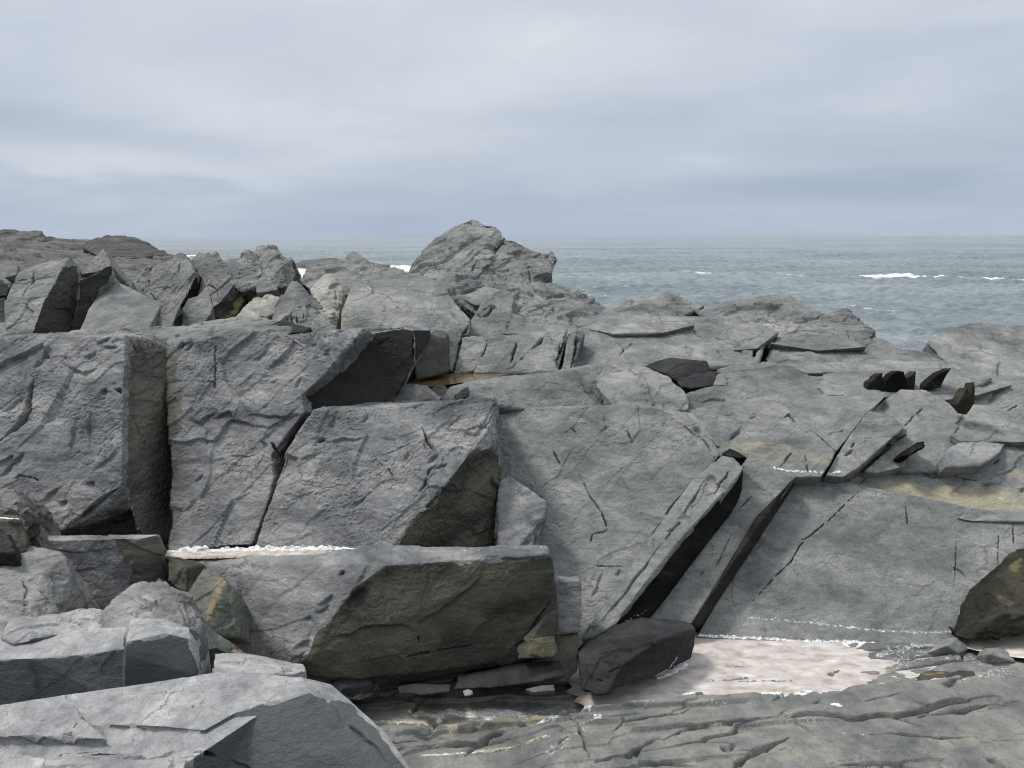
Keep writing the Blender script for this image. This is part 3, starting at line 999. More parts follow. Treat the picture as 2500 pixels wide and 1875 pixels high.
# ---------------- foreground, lower left
tp = plane(400, 1720, 3.45, (0.03, -0.10, 1.0))
fr = plane(700, 1702, 3.46, (0.22, -0.80, 0.50))
rock('rock_slab', 'broad pale flat-topped slab in the lower left corner with a grey sloping right face', 'slab', 'pale', 'flat', [
    ('h', [tp(-520, 1800), tp(0, 1788), tp(155, 1704), tp(280, 1682), tp(400, 1660), tp(530, 1640), tp(640, 1640), tp(735, 1655), tp(700, 1700), tp(600, 1735), tp(503, 1785), tp(465, 1830), tp(400, 1900), tp(200, 1990), tp(-520, 1990)], DOWN, 0.98),
    ('h', [tp(560, 1645), tp(735, 1654), fr(503, 1785), fr(560, 1742), fr(640, 1718), fr(700, 1702), fr(757, 1692), D(808, 1672, 3.72), D(873, 1729, 3.62), D(949, 1797, 3.5), D(1003, 1880, 3.32), D(1035, 1990, 3.2), fr(700, 1900), fr(500, 1960), fr(470, 1832)], (0, 0.15, -0.5), 0.95),
    ('p', [tp(-520, 1836, -0.05), tp(0, 1833, -0.05), tp(70, 1842, -0.05), tp(142, 1852, -0.05), tp(152, 1838, -0.05), tp(240, 1831, -0.045), tp(330, 1838, -0.03), tp(455, 1850, -0.02), tp(420, 2000, -0.02), tp(-520, 2000, -0.05)], DOWN, 0.98),
    ('p', [tp(-520, 1800, -0.05), tp(-520, 1790, -0.05), tp(0, 1781, -0.05), tp(150, 1716, -0.045), tp(185, 1722, -0.045), tp(205, 1748, -0.045), tp(262, 1803, -0.045), tp(130, 1800, -0.045), tp(0, 1797, -0.05)], DOWN, 0.98),
    ('p', [tp(262, 1770, -0.02), tp(330, 1745, -0.02), tp(520, 1700, -0.02), tp(620, 1668, -0.02), tp(730, 1660, -0.015), tp(690, 1700, -0.015), tp(590, 1732, -0.02), tp(500, 1782, -0.02), tp(380, 1772, -0.02)], DOWN, 0.98),
], vox=1.1, cks=1.4, dark=[([fr(503, 1787), fr(560, 1746), fr(640, 1722), fr(700, 1706), fr(757, 1696), D(850, 1720, 3.6), D(900, 1760, 3.5), D(960, 1840, 3.4), D(1000, 1900, 3.3), fr(700, 1990), fr(480, 1990), fr(480, 1840)], 0.85, 0.5, 1.02)],  # front face: fracture grey with shade put into the colour
    cracks=[([(0, 1795), (100, 1797), (210, 1800), (262, 1803)], 4, 14), ([(262, 1803), (245, 1775), (200, 1745), (185, 1725)], 3, 7),
            ([(0, 1833), (70, 1842), (142, 1852), (150, 1838), (240, 1830)], 5, 22), ([(260, 1770), (370, 1770), (460, 1783)], 3, 7),
            ([(168, 1795), (195, 1752)], 1.6, 5), ([(460, 1710), (472, 1725), (480, 1728)], 2, 6),
            ([(290, 1850), (400, 1842), (450, 1828)], 4, 8), ([(90, 1872), (240, 1862)], 3, 6), ([(470, 1835), (500, 1842), (530, 1852)], 9, 40),
            ([(560, 1855), (590, 1862), (620, 1880)], 3, 10), ([(735, 1655), (790, 1690), (850, 1760), (920, 1830), (960, 1875)], 4, 10)],
    stains=[('dark', [(780, 1710), (830, 1760), (880, 1790)], 26, 0.34)])

lf = plane(200, 1570, 3.92, (0.02, -0.03, 1.0))
rock('rock_block', 'long dark-fronted block with two pale stepped tops, behind the foreground slab', 'block', 'pale', 'flat', [
    ('h', [lf(-520, 1565), lf(0, 1560), lf(310, 1532), lf(306, 1583), lf(240, 1594), lf(78, 1608), lf(70, 1601), lf(-520, 1612), D(-520, 1830, 3.75), D(0, 1800, 3.72), D(300, 1720, 3.78)], (0, 0.25, -0.15), 0.95),
    ('h', [lf(305, 1552, -0.06), D(322, 1512, 4.02), D(400, 1512, 4.06), D(462, 1533, 3.98), D(400, 1545, 3.86), D(308, 1565, 3.74), D(305, 1600, 3.72), D(475, 1650, 3.86), D(466, 1560, 3.92), D(300, 1720, 3.74)], (0, 0.25, -0.15), 0.95),
], dark=[([lf(-160, 1616), lf(70, 1606), lf(80, 1611), lf(240, 1598), D(303, 1588, 3.74), D(310, 1568, 3.76), D(400, 1549, 3.86), D(466, 1536, 3.95), D(480, 1660, 3.86), D(300, 1730, 3.76), D(0, 1810, 3.72), D(-160, 1840, 3.75)], 1.0, 0.4)],  # dark front: fresh fracture tone, its shade painted in as well
    cracks=[([(65, 1605), (80, 1650), (90, 1720)], 4, 10), ([(306, 1590), (306, 1650)], 2, 6), ([(240, 1595), (310, 1575)], 2, 5)],
    stains=[])

rock('rock_slab', 'small pale slab with a lumpy end lying on top of the dark-fronted block', 'slab', 'pale', 'pale', [
    ('h', V((24, 1516, 4.1), (110, 1502, 4.3), (205, 1484, 4.5), (235, 1500, 4.35), (170, 1538, 4.08), (75, 1550, 3.92), (42, 1527, 4.0), (8, 1562, 3.93), (33, 1573, 3.88), (66, 1568, 3.89), (74, 1562, 3.9), (248, 1538, 4.15)), (0, 0.1, -0.06), 0.97),
    ('h', V((150, 1505, 4.25), (165, 1490, 4.35), (195, 1483, 4.4), (222, 1488, 4.4), (238, 1502, 4.35), (250, 1535, 4.2), (190, 1545, 4.05), (170, 1538, 4.05)), (0, 0.15, -0.06), 0.95),
], dark=[([D(70, 1553, 3.92), D(170, 1541, 4.08), D(250, 1538, 4.16), D(250, 1560, 4.1), D(70, 1580, 3.9)], 0.9, 0.12)],  # shade of the underside, painted on the front edge
    cracks=[([(140, 1508), (170, 1512), (178, 1500)], 3, 8)])

rock('boulder', 'large pale rounded boulder cut by the left edge, in front of the square bench block', 'boulder', 'boulder', 'pale', [
    ('h', V((-420, 1360, 4.9), (0, 1345, 4.9), (80, 1336, 5.0), (140, 1346, 4.95), (160, 1360, 4.9), (165, 1410, 4.75), (168, 1445, 4.7), (125, 1498, 4.45), (60, 1540, 4.25), (0, 1560, 4.2), (-420, 1560, 4.2), (0, 1400, 4.6), (100, 1400, 4.6)), (0, 0.4, -0.4), 0.85),
], amp=1.7, cracks=[([(45, 1400), (65, 1440), (55, 1500)], 2.5, 8), ([(110, 1395), (130, 1420)], 2.5, 8), ([(90, 1440), (112, 1470), (108, 1480)], 2.5, 8)],
    stains=[('dark', [(10, 1430), (40, 1410)], 30, 0.30)])

rock('boulder', 'pale round-topped boulder with slanting grooves, behind the long dark-fronted block', 'boulder', 'boulder', 'pale', [
    ('h', V((240, 1520, 4.35), (250, 1490, 4.4), (272, 1466, 4.5), (318, 1430, 4.65), (350, 1417, 4.7), (400, 1425, 4.7), (458, 1450, 4.65), (488, 1490, 4.55), (497, 1525, 4.5), (493, 1565, 4.42), (481, 1588, 4.35), (466, 1582, 4.32), (440, 1530, 4.3), (380, 1480, 4.38), (330, 1540, 4.2), (260, 1545, 4.2), (300, 1480, 4.42)), (0, 0.3, -0.3), 0.85),
    ('h', V((355, 1422, 4.72), (385, 1406, 4.8), (415, 1420, 4.78), (420, 1440, 4.7)), (0, 0.2, -0.2), 0.9),
], amp=1.3, cracks=[([(330, 1435), (350, 1460), (370, 1490), (372, 1505)], 4, 12), ([(395, 1460), (420, 1495), (430, 1500)], 4, 10), ([(450, 1455), (465, 1500), (470, 1560)], 4, 14), ([(440, 1470), (455, 1530), (462, 1565)], 3, 10), ([(350, 1475), (385, 1480)], 2, 6)])

rock('rock', 'black piece painting the shade between the pale boulder and the flat pale slab', 'rock', 'jet', 'rough', [
    ('h', V((455, 1590, 4.45), (530, 1580, 4.45), (540, 1650, 4.3), (450, 1650, 4.3)), (0, 0.3, -0.2), 0.9)], vox=2.5)  # black colour stands for the shade of a gap

rock('rock_slab', 'narrow pale slab just behind the foreground slab, near the big dark slab', 'slab', 'pale', 'pale', [
    ('h', V((522, 1592, 4.1), (592, 1590, 4.3), (612, 1606, 4.28), (660, 1612, 4.25), (738, 1624, 4.15), (746, 1640, 3.95), (690, 1650, 3.8), (640, 1650, 3.72), (530, 1650, 3.68), (520, 1640, 3.75)), (0, 0.05, -0.3), 0.95)],
    cracks=[([(690, 1632), (745, 1640)], 3, 10)])

# upper left dark stones
rock('boulder', 'dark weathered boulder at the left edge in front of the tall cliff block', 'boulder', 'brown', 'rough', [
    ('h', V((-380, 1200, 5.5), (0, 1190, 5.5), (35, 1190, 5.55), (48, 1205, 5.5), (70, 1245, 5.4), (100, 1310, 5.25), (118, 1348, 5.2), (70, 1360, 5.1), (-380, 1360, 5.1), (45, 1245, 5.2), (0, 1230, 5.2)), (0, 0.4, -0.3), 0.9)], amp=0.8,
    stains=[('dark', [(75, 1280), (90, 1330)], 36, 0.8)])
rock('rock_block', 'small dark block with a flat chalk-white top at the left edge', 'block', 'olive', 'pale', [
    ('h', V((-300, 1256, 5.1), (45, 1255, 5.15), (58, 1268, 5.05), (66, 1300, 5.0), (70, 1345, 4.9), (35, 1350, 4.85), (25, 1272, 4.95), (-300, 1272, 4.95)), (0, 0.1, -0.3), 0.95)],
    stains=[('salt', [(0, 1262), (45, 1262)], 8, 1.6)])
rock('rock', 'low dark stone at the left edge under the chalk-topped block', 'rock', 'black', 'rough', [
    ('h', V((-300, 1285, 4.85), (10, 1285, 4.85), (30, 1320, 4.75), (34, 1350, 4.65), (-300, 1350, 4.65)), (0, 0.2, -0.3), 0.95)])

rock('rock_block', 'square-cut grey bench block with a level top under the tall left cliff', 'block', 'purple', 'face', [
    ('h', [Z(104, 1304, 0.83), Z(200, 1302, 0.83), Z(386, 1305, 0.83), Z(346, 1313, 0.83), Z(110, 1319, 0.83), D(388, 1310, 5.72), D(405, 1360, 5.68), D(410, 1450, 5.5), D(346, 1470, 5.38), D(300, 1510, 5.35), D(150, 1520, 5.3), D(108, 1400, 5.35)], (0, 0.1, -0.3), 0.97)],
    cracks=[([(110, 1340), (200, 1350), (300, 1335)], 3, 6), ([(170, 1400), (250, 1380)], 3, 6)],
    dark=[([D(348, 1313, 5.39), D(392, 1306, 5.74), D(415, 1360, 5.72), D(420, 1450, 5.6), D(348, 1490, 5.38)], 0.8, 0.25)],
    stains=[('dark', [(175, 1420), (200, 1500)], 70, 0.42), ('salt', [(190, 1302), (380, 1307)], 5, 0.4)])

# stones in the corner beside the big slab
rock('rock', 'dark angular stone in the corner under the white salt shelf', 'rock', 'olive', 'rough', [
    ('h', V((406, 1360, 5.5), (470, 1364, 5.55), (500, 1378, 5.5), (455, 1442, 5.2), (408, 1415, 5.3), (455, 1390, 5.25)), (0, 0.3, -0.3), 0.9)], amp=0.7)
rock('rock', 'upright greenish stone with a rusty orange stripe leaning on the big dark slab', 'rock', 'green', 'pale', [
    ('h', V((497, 1388, 5.2), (530, 1394, 5.2), (552, 1424, 5.1), (590, 1475, 5.15), (582, 1555, 4.95), (520, 1550, 4.85), (498, 1530, 4.85), (455, 1450, 5.1)), (0, 0.3, -0.2), 0.9)], amp=1.2,
    stains=[('ochre', [(545, 1420), (525, 1460), (510, 1510)], 15, 0.62)])
rock('rock', 'small triangular stone with an orange tip below the rusty-striped stone', 'rock', 'green', 'pale', [
    ('h', V((498, 1525, 4.75), (545, 1555, 4.75), (592, 1592, 4.75), (590, 1612, 4.65), (540, 1602, 4.55), (505, 1585, 4.55)), (0, 0.2, -0.2), 0.9)],
    stains=[('ochre', [(575, 1590), (590, 1600)], 16, 1.6), ('salt', [(500, 1530), (560, 1568)], 4, 0.5)])

# ---------------- the big wedge slab
SALTZ = 0.66
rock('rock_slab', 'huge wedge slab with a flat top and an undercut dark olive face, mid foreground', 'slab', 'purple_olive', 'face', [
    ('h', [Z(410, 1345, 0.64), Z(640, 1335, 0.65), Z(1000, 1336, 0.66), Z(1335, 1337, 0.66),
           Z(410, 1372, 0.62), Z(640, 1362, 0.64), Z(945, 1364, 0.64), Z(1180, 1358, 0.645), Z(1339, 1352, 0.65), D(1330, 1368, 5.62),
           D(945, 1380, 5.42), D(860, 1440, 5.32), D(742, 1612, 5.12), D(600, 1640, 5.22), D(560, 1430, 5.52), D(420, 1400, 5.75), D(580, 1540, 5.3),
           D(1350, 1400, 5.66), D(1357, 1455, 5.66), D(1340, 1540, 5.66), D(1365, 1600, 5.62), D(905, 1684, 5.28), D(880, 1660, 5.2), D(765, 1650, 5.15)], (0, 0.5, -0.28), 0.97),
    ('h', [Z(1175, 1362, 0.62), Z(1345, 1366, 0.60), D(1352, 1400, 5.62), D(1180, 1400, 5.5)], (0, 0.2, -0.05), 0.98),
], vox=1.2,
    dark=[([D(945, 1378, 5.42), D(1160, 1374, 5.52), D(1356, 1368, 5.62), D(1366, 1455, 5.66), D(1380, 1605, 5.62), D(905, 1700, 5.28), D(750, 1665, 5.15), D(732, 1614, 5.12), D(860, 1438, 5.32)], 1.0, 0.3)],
    cracks=[([(1170, 1385), (1170, 1410), (1110, 1465), (1060, 1500), (1025, 1535), (1020, 1548)], 5, 14), ([(1020, 1548), (985, 1530), (910, 1525), (860, 1545), (800, 1560)], 5, 13),
            ([(1340, 1470), (1285, 1555), (1250, 1585)], 4, 16), ([(955, 1612), (1080, 1590), (1200, 1570)], 2, 6), ([(1020, 1545), (1030, 1600)], 2, 6),
            ([(840, 1395), (830, 1405)], 5, 18), ([(905, 1420), (870, 1450), (840, 1470)], 4, 14), ([(815, 1450), (775, 1475)], 4, 12), ([(800, 1475), (770, 1495)], 4, 12), ([(760, 1500), (740, 1512)], 3, 10), ([(895, 1385), (870, 1430)], 3, 10),
            ([(760, 1560), (715, 1580)], 4, 12), ([(740, 1590), (712, 1612)], 4, 12), ([(700, 1560), (660, 1600)], 2, 7), ([(660, 1510), (590, 1575)], 2, 6), ([(600, 1370), (620, 1385), (610, 1395)], 3, 8),
            ([(1175, 1356), (1260, 1362), (1340, 1360)], 3, 10), ([(570, 1400), (585, 1480), (580, 1550)], 4, 12)],
    stains=[('salt', [(880, 1346), (1050, 1347), (1330, 1343)], 12, 0.45), ('ochre', [(1190, 1595), (1245, 1575)], 44, 1.0), ('ochre', [(1130, 1640), (1180, 1625)], 22, 0.9), ('ochre', [(1000, 1400), (1120, 1390)], 30, 0.45), ('salt', [(955, 1612), (1080, 1589), (1205, 1570)], 3, 0.42),  # first salt entry: dusty top strip, its brightness from above painted in
            ('salt', [(930, 1615), (940, 1600)], 14, 0.3), ('ochre', [(660, 1540), (680, 1580)], 40, 0.45),
            ('dark', [(440, 1380), (500, 1395)], 36, 0.6)])
rock('rock', 'pale wedge stone pinched under the right end of the big dark slab', 'rock', 'olive', 'pale', [
    ('h', V((1358, 1490, 5.62), (1362, 1520, 5.58), (1358, 1550, 5.55), (1290, 1575, 5.42), (1280, 1560, 5.45), (1335, 1500, 5.55)), (0, 0.2, -0.05), 0.9)])
rock('rock', 'rusty brown stone under the right end of the big dark slab', 'rock', 'olive', 'pale', [
    ('h', V((1258, 1580, 5.36), (1295, 1560, 5.42), (1355, 1552, 5.5), (1366, 1590, 5.45), (1355, 1605, 5.4), (1265, 1612, 5.3)), (0, 0.2, -0.05), 0.9)],
    stains=[('ochre', [(1300, 1575), (1340, 1570)], 36, 0.5)])
rock('rock_block', 'slim purple-grey block with a pale top standing against the big slab\'s right end', 'block', 'purple', 'face', [
    ('h', V((1355, 1408, 5.95), (1412, 1410, 5.95), (1416, 1420, 5.8), (1420, 1500, 5.72), (1412, 1545, 5.7), (1358, 1545, 5.7), (1352, 1420, 5.8)), (0, 0.2, -0.1), 0.95)],
    cracks=[([(1368, 1402), (1390, 1398)], 3, 8)])
rock('rock_block', 'dark wet lower block beneath the slim purple-grey block', 'block', 'olive', 'face', [
    ('h', V((1356, 1545, 5.72), (1414, 1542, 5.72), (1410, 1640, 5.5), (1380, 1668, 5.42), (1270, 1665, 5.35), (1290, 1625, 5.45)), (0, 0.2, -0.1), 0.95)])
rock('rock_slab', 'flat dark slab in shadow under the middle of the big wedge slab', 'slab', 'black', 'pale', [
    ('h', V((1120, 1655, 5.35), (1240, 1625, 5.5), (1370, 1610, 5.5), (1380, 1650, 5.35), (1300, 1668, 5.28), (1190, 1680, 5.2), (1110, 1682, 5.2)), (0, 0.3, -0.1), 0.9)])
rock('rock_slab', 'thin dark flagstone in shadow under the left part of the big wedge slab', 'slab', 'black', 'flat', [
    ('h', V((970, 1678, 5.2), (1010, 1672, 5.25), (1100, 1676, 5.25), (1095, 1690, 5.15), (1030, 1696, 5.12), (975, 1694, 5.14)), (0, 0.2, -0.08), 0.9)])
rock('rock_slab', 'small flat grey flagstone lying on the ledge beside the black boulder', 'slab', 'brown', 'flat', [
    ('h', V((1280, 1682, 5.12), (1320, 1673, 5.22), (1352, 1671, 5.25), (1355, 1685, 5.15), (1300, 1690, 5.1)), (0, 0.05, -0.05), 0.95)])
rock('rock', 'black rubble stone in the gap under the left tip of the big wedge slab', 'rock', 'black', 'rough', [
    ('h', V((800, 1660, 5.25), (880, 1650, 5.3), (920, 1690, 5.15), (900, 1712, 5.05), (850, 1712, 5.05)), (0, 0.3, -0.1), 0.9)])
rock('pebble', 'single whitish pebble on the ledge under the big wedge slab', 'pebble', 'cream', 'pale', [
    ('h', V((1130, 1688, 5.1), (1142, 1684, 5.13), (1153, 1688, 5.12), (1153, 1696, 5.08), (1135, 1699, 5.06)), (0, 0.04, -0.02), 0.9)], amp=0.2)

# ---------------- the black boulder
rock('boulder', 'black wet angular boulder lying in the pink tide pool', 'boulder', 'black', 'pale', [
    ('h', V((1412, 1597, 5.5), (1440, 1568, 5.65), (1482, 1540, 5.8), (1570, 1511, 6.0), (1640, 1512, 6.0), (1690, 1519, 5.95), (1701, 1530, 5.88),
            (1600, 1566, 5.52), (1545, 1612, 5.36), (1482, 1692, 5.22), (1455, 1696, 5.22), (1425, 1682, 5.3), (1416, 1640, 5.4), (1703, 1546, 5.85), (1688, 1608, 5.75), (1590, 1655, 5.5), (1530, 1612, 5.34)), (0, 0.15, -0.05), 0.95)],
    vox=1.1, amp=0.9, cracks=[([(1425, 1612), (1440, 1660), (1436, 1685)], 3, 10), ([(1455, 1600), (1500, 1590)], 2, 5), ([(1480, 1640), (1520, 1625)], 2, 5), ([(1440, 1650), (1475, 1660)], 2, 6)],
    stains=[('salt', [(1598, 1650), (1640, 1634), (1672, 1618)], 6, 0.75)])

# ---------------- the two tall left blocks
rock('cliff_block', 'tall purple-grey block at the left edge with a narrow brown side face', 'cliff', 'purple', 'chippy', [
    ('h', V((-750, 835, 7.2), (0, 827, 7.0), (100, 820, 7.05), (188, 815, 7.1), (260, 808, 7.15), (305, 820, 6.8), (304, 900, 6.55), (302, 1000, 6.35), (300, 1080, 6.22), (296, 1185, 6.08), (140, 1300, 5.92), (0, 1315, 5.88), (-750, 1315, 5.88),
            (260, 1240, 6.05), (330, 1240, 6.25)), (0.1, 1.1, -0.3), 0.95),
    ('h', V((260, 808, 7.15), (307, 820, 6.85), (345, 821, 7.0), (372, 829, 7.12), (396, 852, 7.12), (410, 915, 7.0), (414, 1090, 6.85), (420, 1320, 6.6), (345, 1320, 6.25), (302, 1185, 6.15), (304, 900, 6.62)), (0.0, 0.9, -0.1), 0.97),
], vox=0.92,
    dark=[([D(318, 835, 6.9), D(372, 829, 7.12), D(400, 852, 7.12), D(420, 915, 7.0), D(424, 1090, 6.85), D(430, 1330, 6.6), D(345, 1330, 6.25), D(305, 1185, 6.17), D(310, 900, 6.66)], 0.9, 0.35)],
    cracks=[([(95, 905), (78, 950), (70, 1000), (40, 1045), (0, 1080)], 8, 30), ([(110, 845), (95, 880), (75, 900)], 5, 14), ([(115, 850), (105, 880)], 3, 10),
            ([(235, 840), (270, 825)], 6, 18), ([(245, 842), (280, 848), (312, 845)], 5, 18), ([(255, 940), (240, 955)], 4, 14), ([(200, 870), (235, 853)], 4, 12),
            ([(275, 945), (295, 950), (310, 985)], 6, 22), ([(210, 990), (208, 1060), (214, 1090)], 4, 12), ([(180, 1010), (168, 1080), (170, 1110)], 3, 10),
            ([(30, 1180), (50, 1162), (85, 1168), (105, 1182)], 2.5, 8), ([(95, 1225), (150, 1185)], 3, 10), ([(205, 1188), (228, 1172)], 3, 10), ([(140, 1228), (160, 1218)], 4, 12),
            ([(130, 1300), (200, 1270), (262, 1215), (298, 1185)], 9, 34), ([(220, 1285), (265, 1235)], 6, 22), ([(280, 1290), (320, 1262), (330, 1285)], 8, 30),
            ([(330, 1000), (345, 1060), (360, 1090)], 5, 20), ([(320, 950), (335, 1010)], 4, 12), ([(0, 1170), (20, 1140), (60, 1100)], 4, 14), ([(150, 885), (200, 905), (240, 890)], 3, 9),
            ([(0, 1010), (30, 990), (60, 960)], 3, 10), ([(225, 1150), (260, 1120), (290, 1090)], 3, 9), ([(320, 830), (345, 870)], 3, 12), ([(340, 828), (370, 900)], 3, 12), ([(312, 860), (330, 930)], 3, 10)],
    stains=[('ochre', [(400, 960), (404, 1080)], 12, 0.7), ('dark', [(240, 1280), (290, 1240)], 34, 0.9)])  # dark entry paints the shade of the triangular hollow

cf = plane(600, 1325, 6.08, (-0.10, -0.78, 0.62))
rock('cliff_block', 'tall grey cliff block behind the salt shelf, right of the narrow brown side face', 'cliff', 'purple', 'chippy', [
    ('p', [cf(408, 866), cf(434, 834), cf(524, 827), cf(636, 816), cf(690, 812), cf(734, 968), cf(744, 1004), cf(700, 1060), cf(660, 1112), cf(668, 1165), cf(650, 1235), cf(614, 1330), cf(416, 1345), cf(412, 900)], (0.1, 0.9, -0.2), 0.96),
    ('h', [cf(636, 816), cf(800, 806), cf(888, 802), cf(876, 818), cf(826, 862), cf(776, 930), cf(736, 965), cf(680, 900)], (0.1, 0.9, -0.2), 0.96),
    ('h', [cf(414, 880, 0.02), cf(435, 880, 0.0), cf(470, 1000, 0.02), cf(450, 1335, 0.02), cf(416, 1340, 0.05)], (0, 0.4, 0), 0.9),
], vox=0.92, amp=1.0,
    cracks=[([(529, 836), (529, 900), (527, 940)], 2.5, 12), ([(512, 936), (526, 938), (522, 985)], 6, 20), ([(440, 852), (452, 838)], 5, 18), ([(450, 858), (475, 835)], 3, 10),
            ([(655, 835), (630, 870), (615, 880)], 3, 10), ([(715, 822), (712, 840), (690, 865), (645, 905)], 4, 13), ([(800, 850), (790, 870)], 3, 9), ([(735, 920), (720, 950)], 3, 9),
            ([(600, 1010), (690, 1020), (740, 1008)], 3, 8), ([(655, 1065), (670, 1095), (682, 1112)], 4, 16), ([(470, 1175), (496, 1155)], 3, 9), ([(550, 1110), (630, 1112)], 2, 6),
            ([(520, 1025), (555, 1005), (575, 1025)], 4, 12), ([(460, 1025), (490, 1030), (530, 1000)], 4, 12), ([(500, 1040), (503, 1090)], 3, 8)],
    stains=[('dark', [(410, 880), (420, 960), (425, 1050)], 40, 0.62), ('dark', [(430, 1100), (450, 1220), (440, 1310)], 60, 0.42), ('salt', [(415, 1328), (520, 1332), (625, 1335)], 9, 0.6)])  # dark entries paint the shading beside the left block

rock('cliff_block', 'central cliff block with a dark mossy lower right corner, behind the flat-topped wedge slab', 'cliff', 'purple_olive', 'chippy', [
    ('h', [cf(770, 1004, -0.02), cf(692, 1112, -0.03), cf(672, 1200, -0.03), cf(628, 1335, -0.03)] + V((826, 990, 7.12), (874, 986, 7.15), (953, 981, 7.1), (1010, 984, 7.05), (1082, 973, 7.05), (1166, 968, 7.05), (1206, 969, 7.0), (1211, 1016, 6.85), (1192, 1050, 6.65), (1130, 1130, 6.35), (1080, 1190, 6.15), (1010, 1270, 5.98), (945, 1350, 5.84),
            (800, 1350, 5.98), (1214, 1102, 6.9), (1220, 1210, 6.8), (1216, 1355, 6.55)), (0.05, 0.9, -0.2), 0.96),
], vox=0.92,
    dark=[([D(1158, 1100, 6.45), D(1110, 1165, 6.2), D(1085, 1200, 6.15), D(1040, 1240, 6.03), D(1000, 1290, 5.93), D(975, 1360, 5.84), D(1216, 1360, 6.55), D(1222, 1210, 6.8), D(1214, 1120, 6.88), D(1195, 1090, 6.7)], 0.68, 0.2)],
    cracks=[([(1205, 1015), (1190, 1035), (1140, 1048)], 6, 22), ([(1130, 1005), (1085, 1040)], 3, 9), ([(1030, 1040), (1050, 1075), (1068, 1100)], 5, 18), ([(930, 1107), (1000, 1080)], 2.5, 8),
            ([(940, 1130), (960, 1160), (958, 1168)], 2.5, 8), ([(785, 1070), (800, 1075), (900, 1068)], 3, 8), ([(770, 1075), (795, 1070)], 6, 20), ([(1075, 1125), (1050, 1145), (1035, 1180), (1015, 1210)], 5, 16),
            ([(1095, 1125), (1060, 1145)], 5, 16), ([(1070, 1100), (1040, 1125)], 4, 12), ([(900, 1000), (880, 1030)], 3, 9), ([(820, 1010), (795, 1045)], 4, 12), ([(1000, 1095), (985, 1120)], 3, 10), ([(790, 1100), (730, 1125)], 3, 8),
            ([(1200, 1060), (1205, 1150), (1215, 1205)], 4, 14), ([(1190, 1160), (1215, 1200)], 4, 12), ([(1150, 1305), (1200, 1290)], 3, 10), ([(850, 1240), (900, 1200)], 3, 8)],
    stains=[('ochre', [(1080, 1310), (1060, 1330)], 40, 0.55), ('ochre', [(1110, 1210), (1090, 1260)], 40, 0.5), ('salt', [(640, 1340), (860, 1342)], 8, 0.55)])

tpb = [D(880, 817, 7.38), D(985, 799, 7.63), D(1013, 804, 7.66), D(1015, 885, 7.5), D(958, 985, 7.22), D(905, 993, 7.1), D(755, 1006, 6.86), D(720, 976, 6.86), D(735, 963, 6.9), D(780, 930, 7.0), D(830, 861, 7.18)]
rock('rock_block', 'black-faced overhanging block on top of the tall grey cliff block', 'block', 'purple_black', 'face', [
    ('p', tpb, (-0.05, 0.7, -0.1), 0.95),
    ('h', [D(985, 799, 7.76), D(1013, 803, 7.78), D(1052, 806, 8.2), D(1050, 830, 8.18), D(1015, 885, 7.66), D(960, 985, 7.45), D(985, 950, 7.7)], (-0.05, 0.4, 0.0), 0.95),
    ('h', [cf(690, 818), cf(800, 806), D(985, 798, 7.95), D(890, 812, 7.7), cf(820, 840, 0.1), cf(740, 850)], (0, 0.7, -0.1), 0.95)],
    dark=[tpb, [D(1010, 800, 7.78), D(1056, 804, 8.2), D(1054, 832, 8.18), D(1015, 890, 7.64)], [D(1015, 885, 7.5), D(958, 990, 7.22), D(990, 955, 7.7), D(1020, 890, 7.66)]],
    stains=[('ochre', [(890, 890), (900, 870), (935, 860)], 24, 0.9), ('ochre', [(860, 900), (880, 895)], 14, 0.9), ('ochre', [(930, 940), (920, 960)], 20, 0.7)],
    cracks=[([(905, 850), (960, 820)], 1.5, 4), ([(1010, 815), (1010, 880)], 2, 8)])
rock('rock_block', 'dark greenish upright block between the black-faced block and the brown puddle', 'block', 'olive', 'face', [
    ('h', V((1050, 815, 8.35), (1072, 818, 8.4), (1088, 825, 8.4), (1092, 850, 8.4), (1093, 910, 8.28), (1015, 928, 8.05), (1012, 880, 8.1)), (0, 0.5, 0), 0.95)])
rock('rock', 'dark purple stone in the hollow right of the black-faced block', 'rock', 'purple', 'rough', [
    ('h', V((955, 990, 7.35), (985, 944, 7.6), (1040, 948, 7.65), (1072, 972, 7.6), (1065, 990, 7.45)), (0, 0.3, -0.1), 0.9)], amp=0.6, stains=[('dark', [(990, 970), (1050, 970)], 40, 0.5)])  # dark entry lays the hollow's shade onto the stone
rock('rock', 'little black stone with tan chips beside the brown puddle rim', 'rock', 'olive', 'rough', [
    ('h', V((1045, 955, 7.65), (1062, 940, 7.75), (1085, 942, 7.75), (1095, 955, 7.7), (1075, 975, 7.6)), (0, 0.2, -0.1), 0.9)], amp=0.4, stains=[('ochre', [(1085, 965), (1075, 972)], 9, 1.4)])
rock('rock', 'small dark stone in a notch of the pale shelf rim beside the puddle', 'rock', 'black', 'rough', [
    ('h', V((1105, 965, 7.65), (1125, 950, 7.75), (1143, 944, 7.75), (1143, 968, 7.6), (1115, 975, 7.55)), (0, 0.2, -0.1), 0.9)], amp=0.4)
pool('brown_puddle', [(975, 945), (1020, 924), (1100, 908), (1200, 905), (1262, 909), (1225, 917), (1180, 927), (1100, 938), (1000, 950)], 1.355, M['brown_pool'], 'brown rain puddle on the shelf behind the cliff blocks')

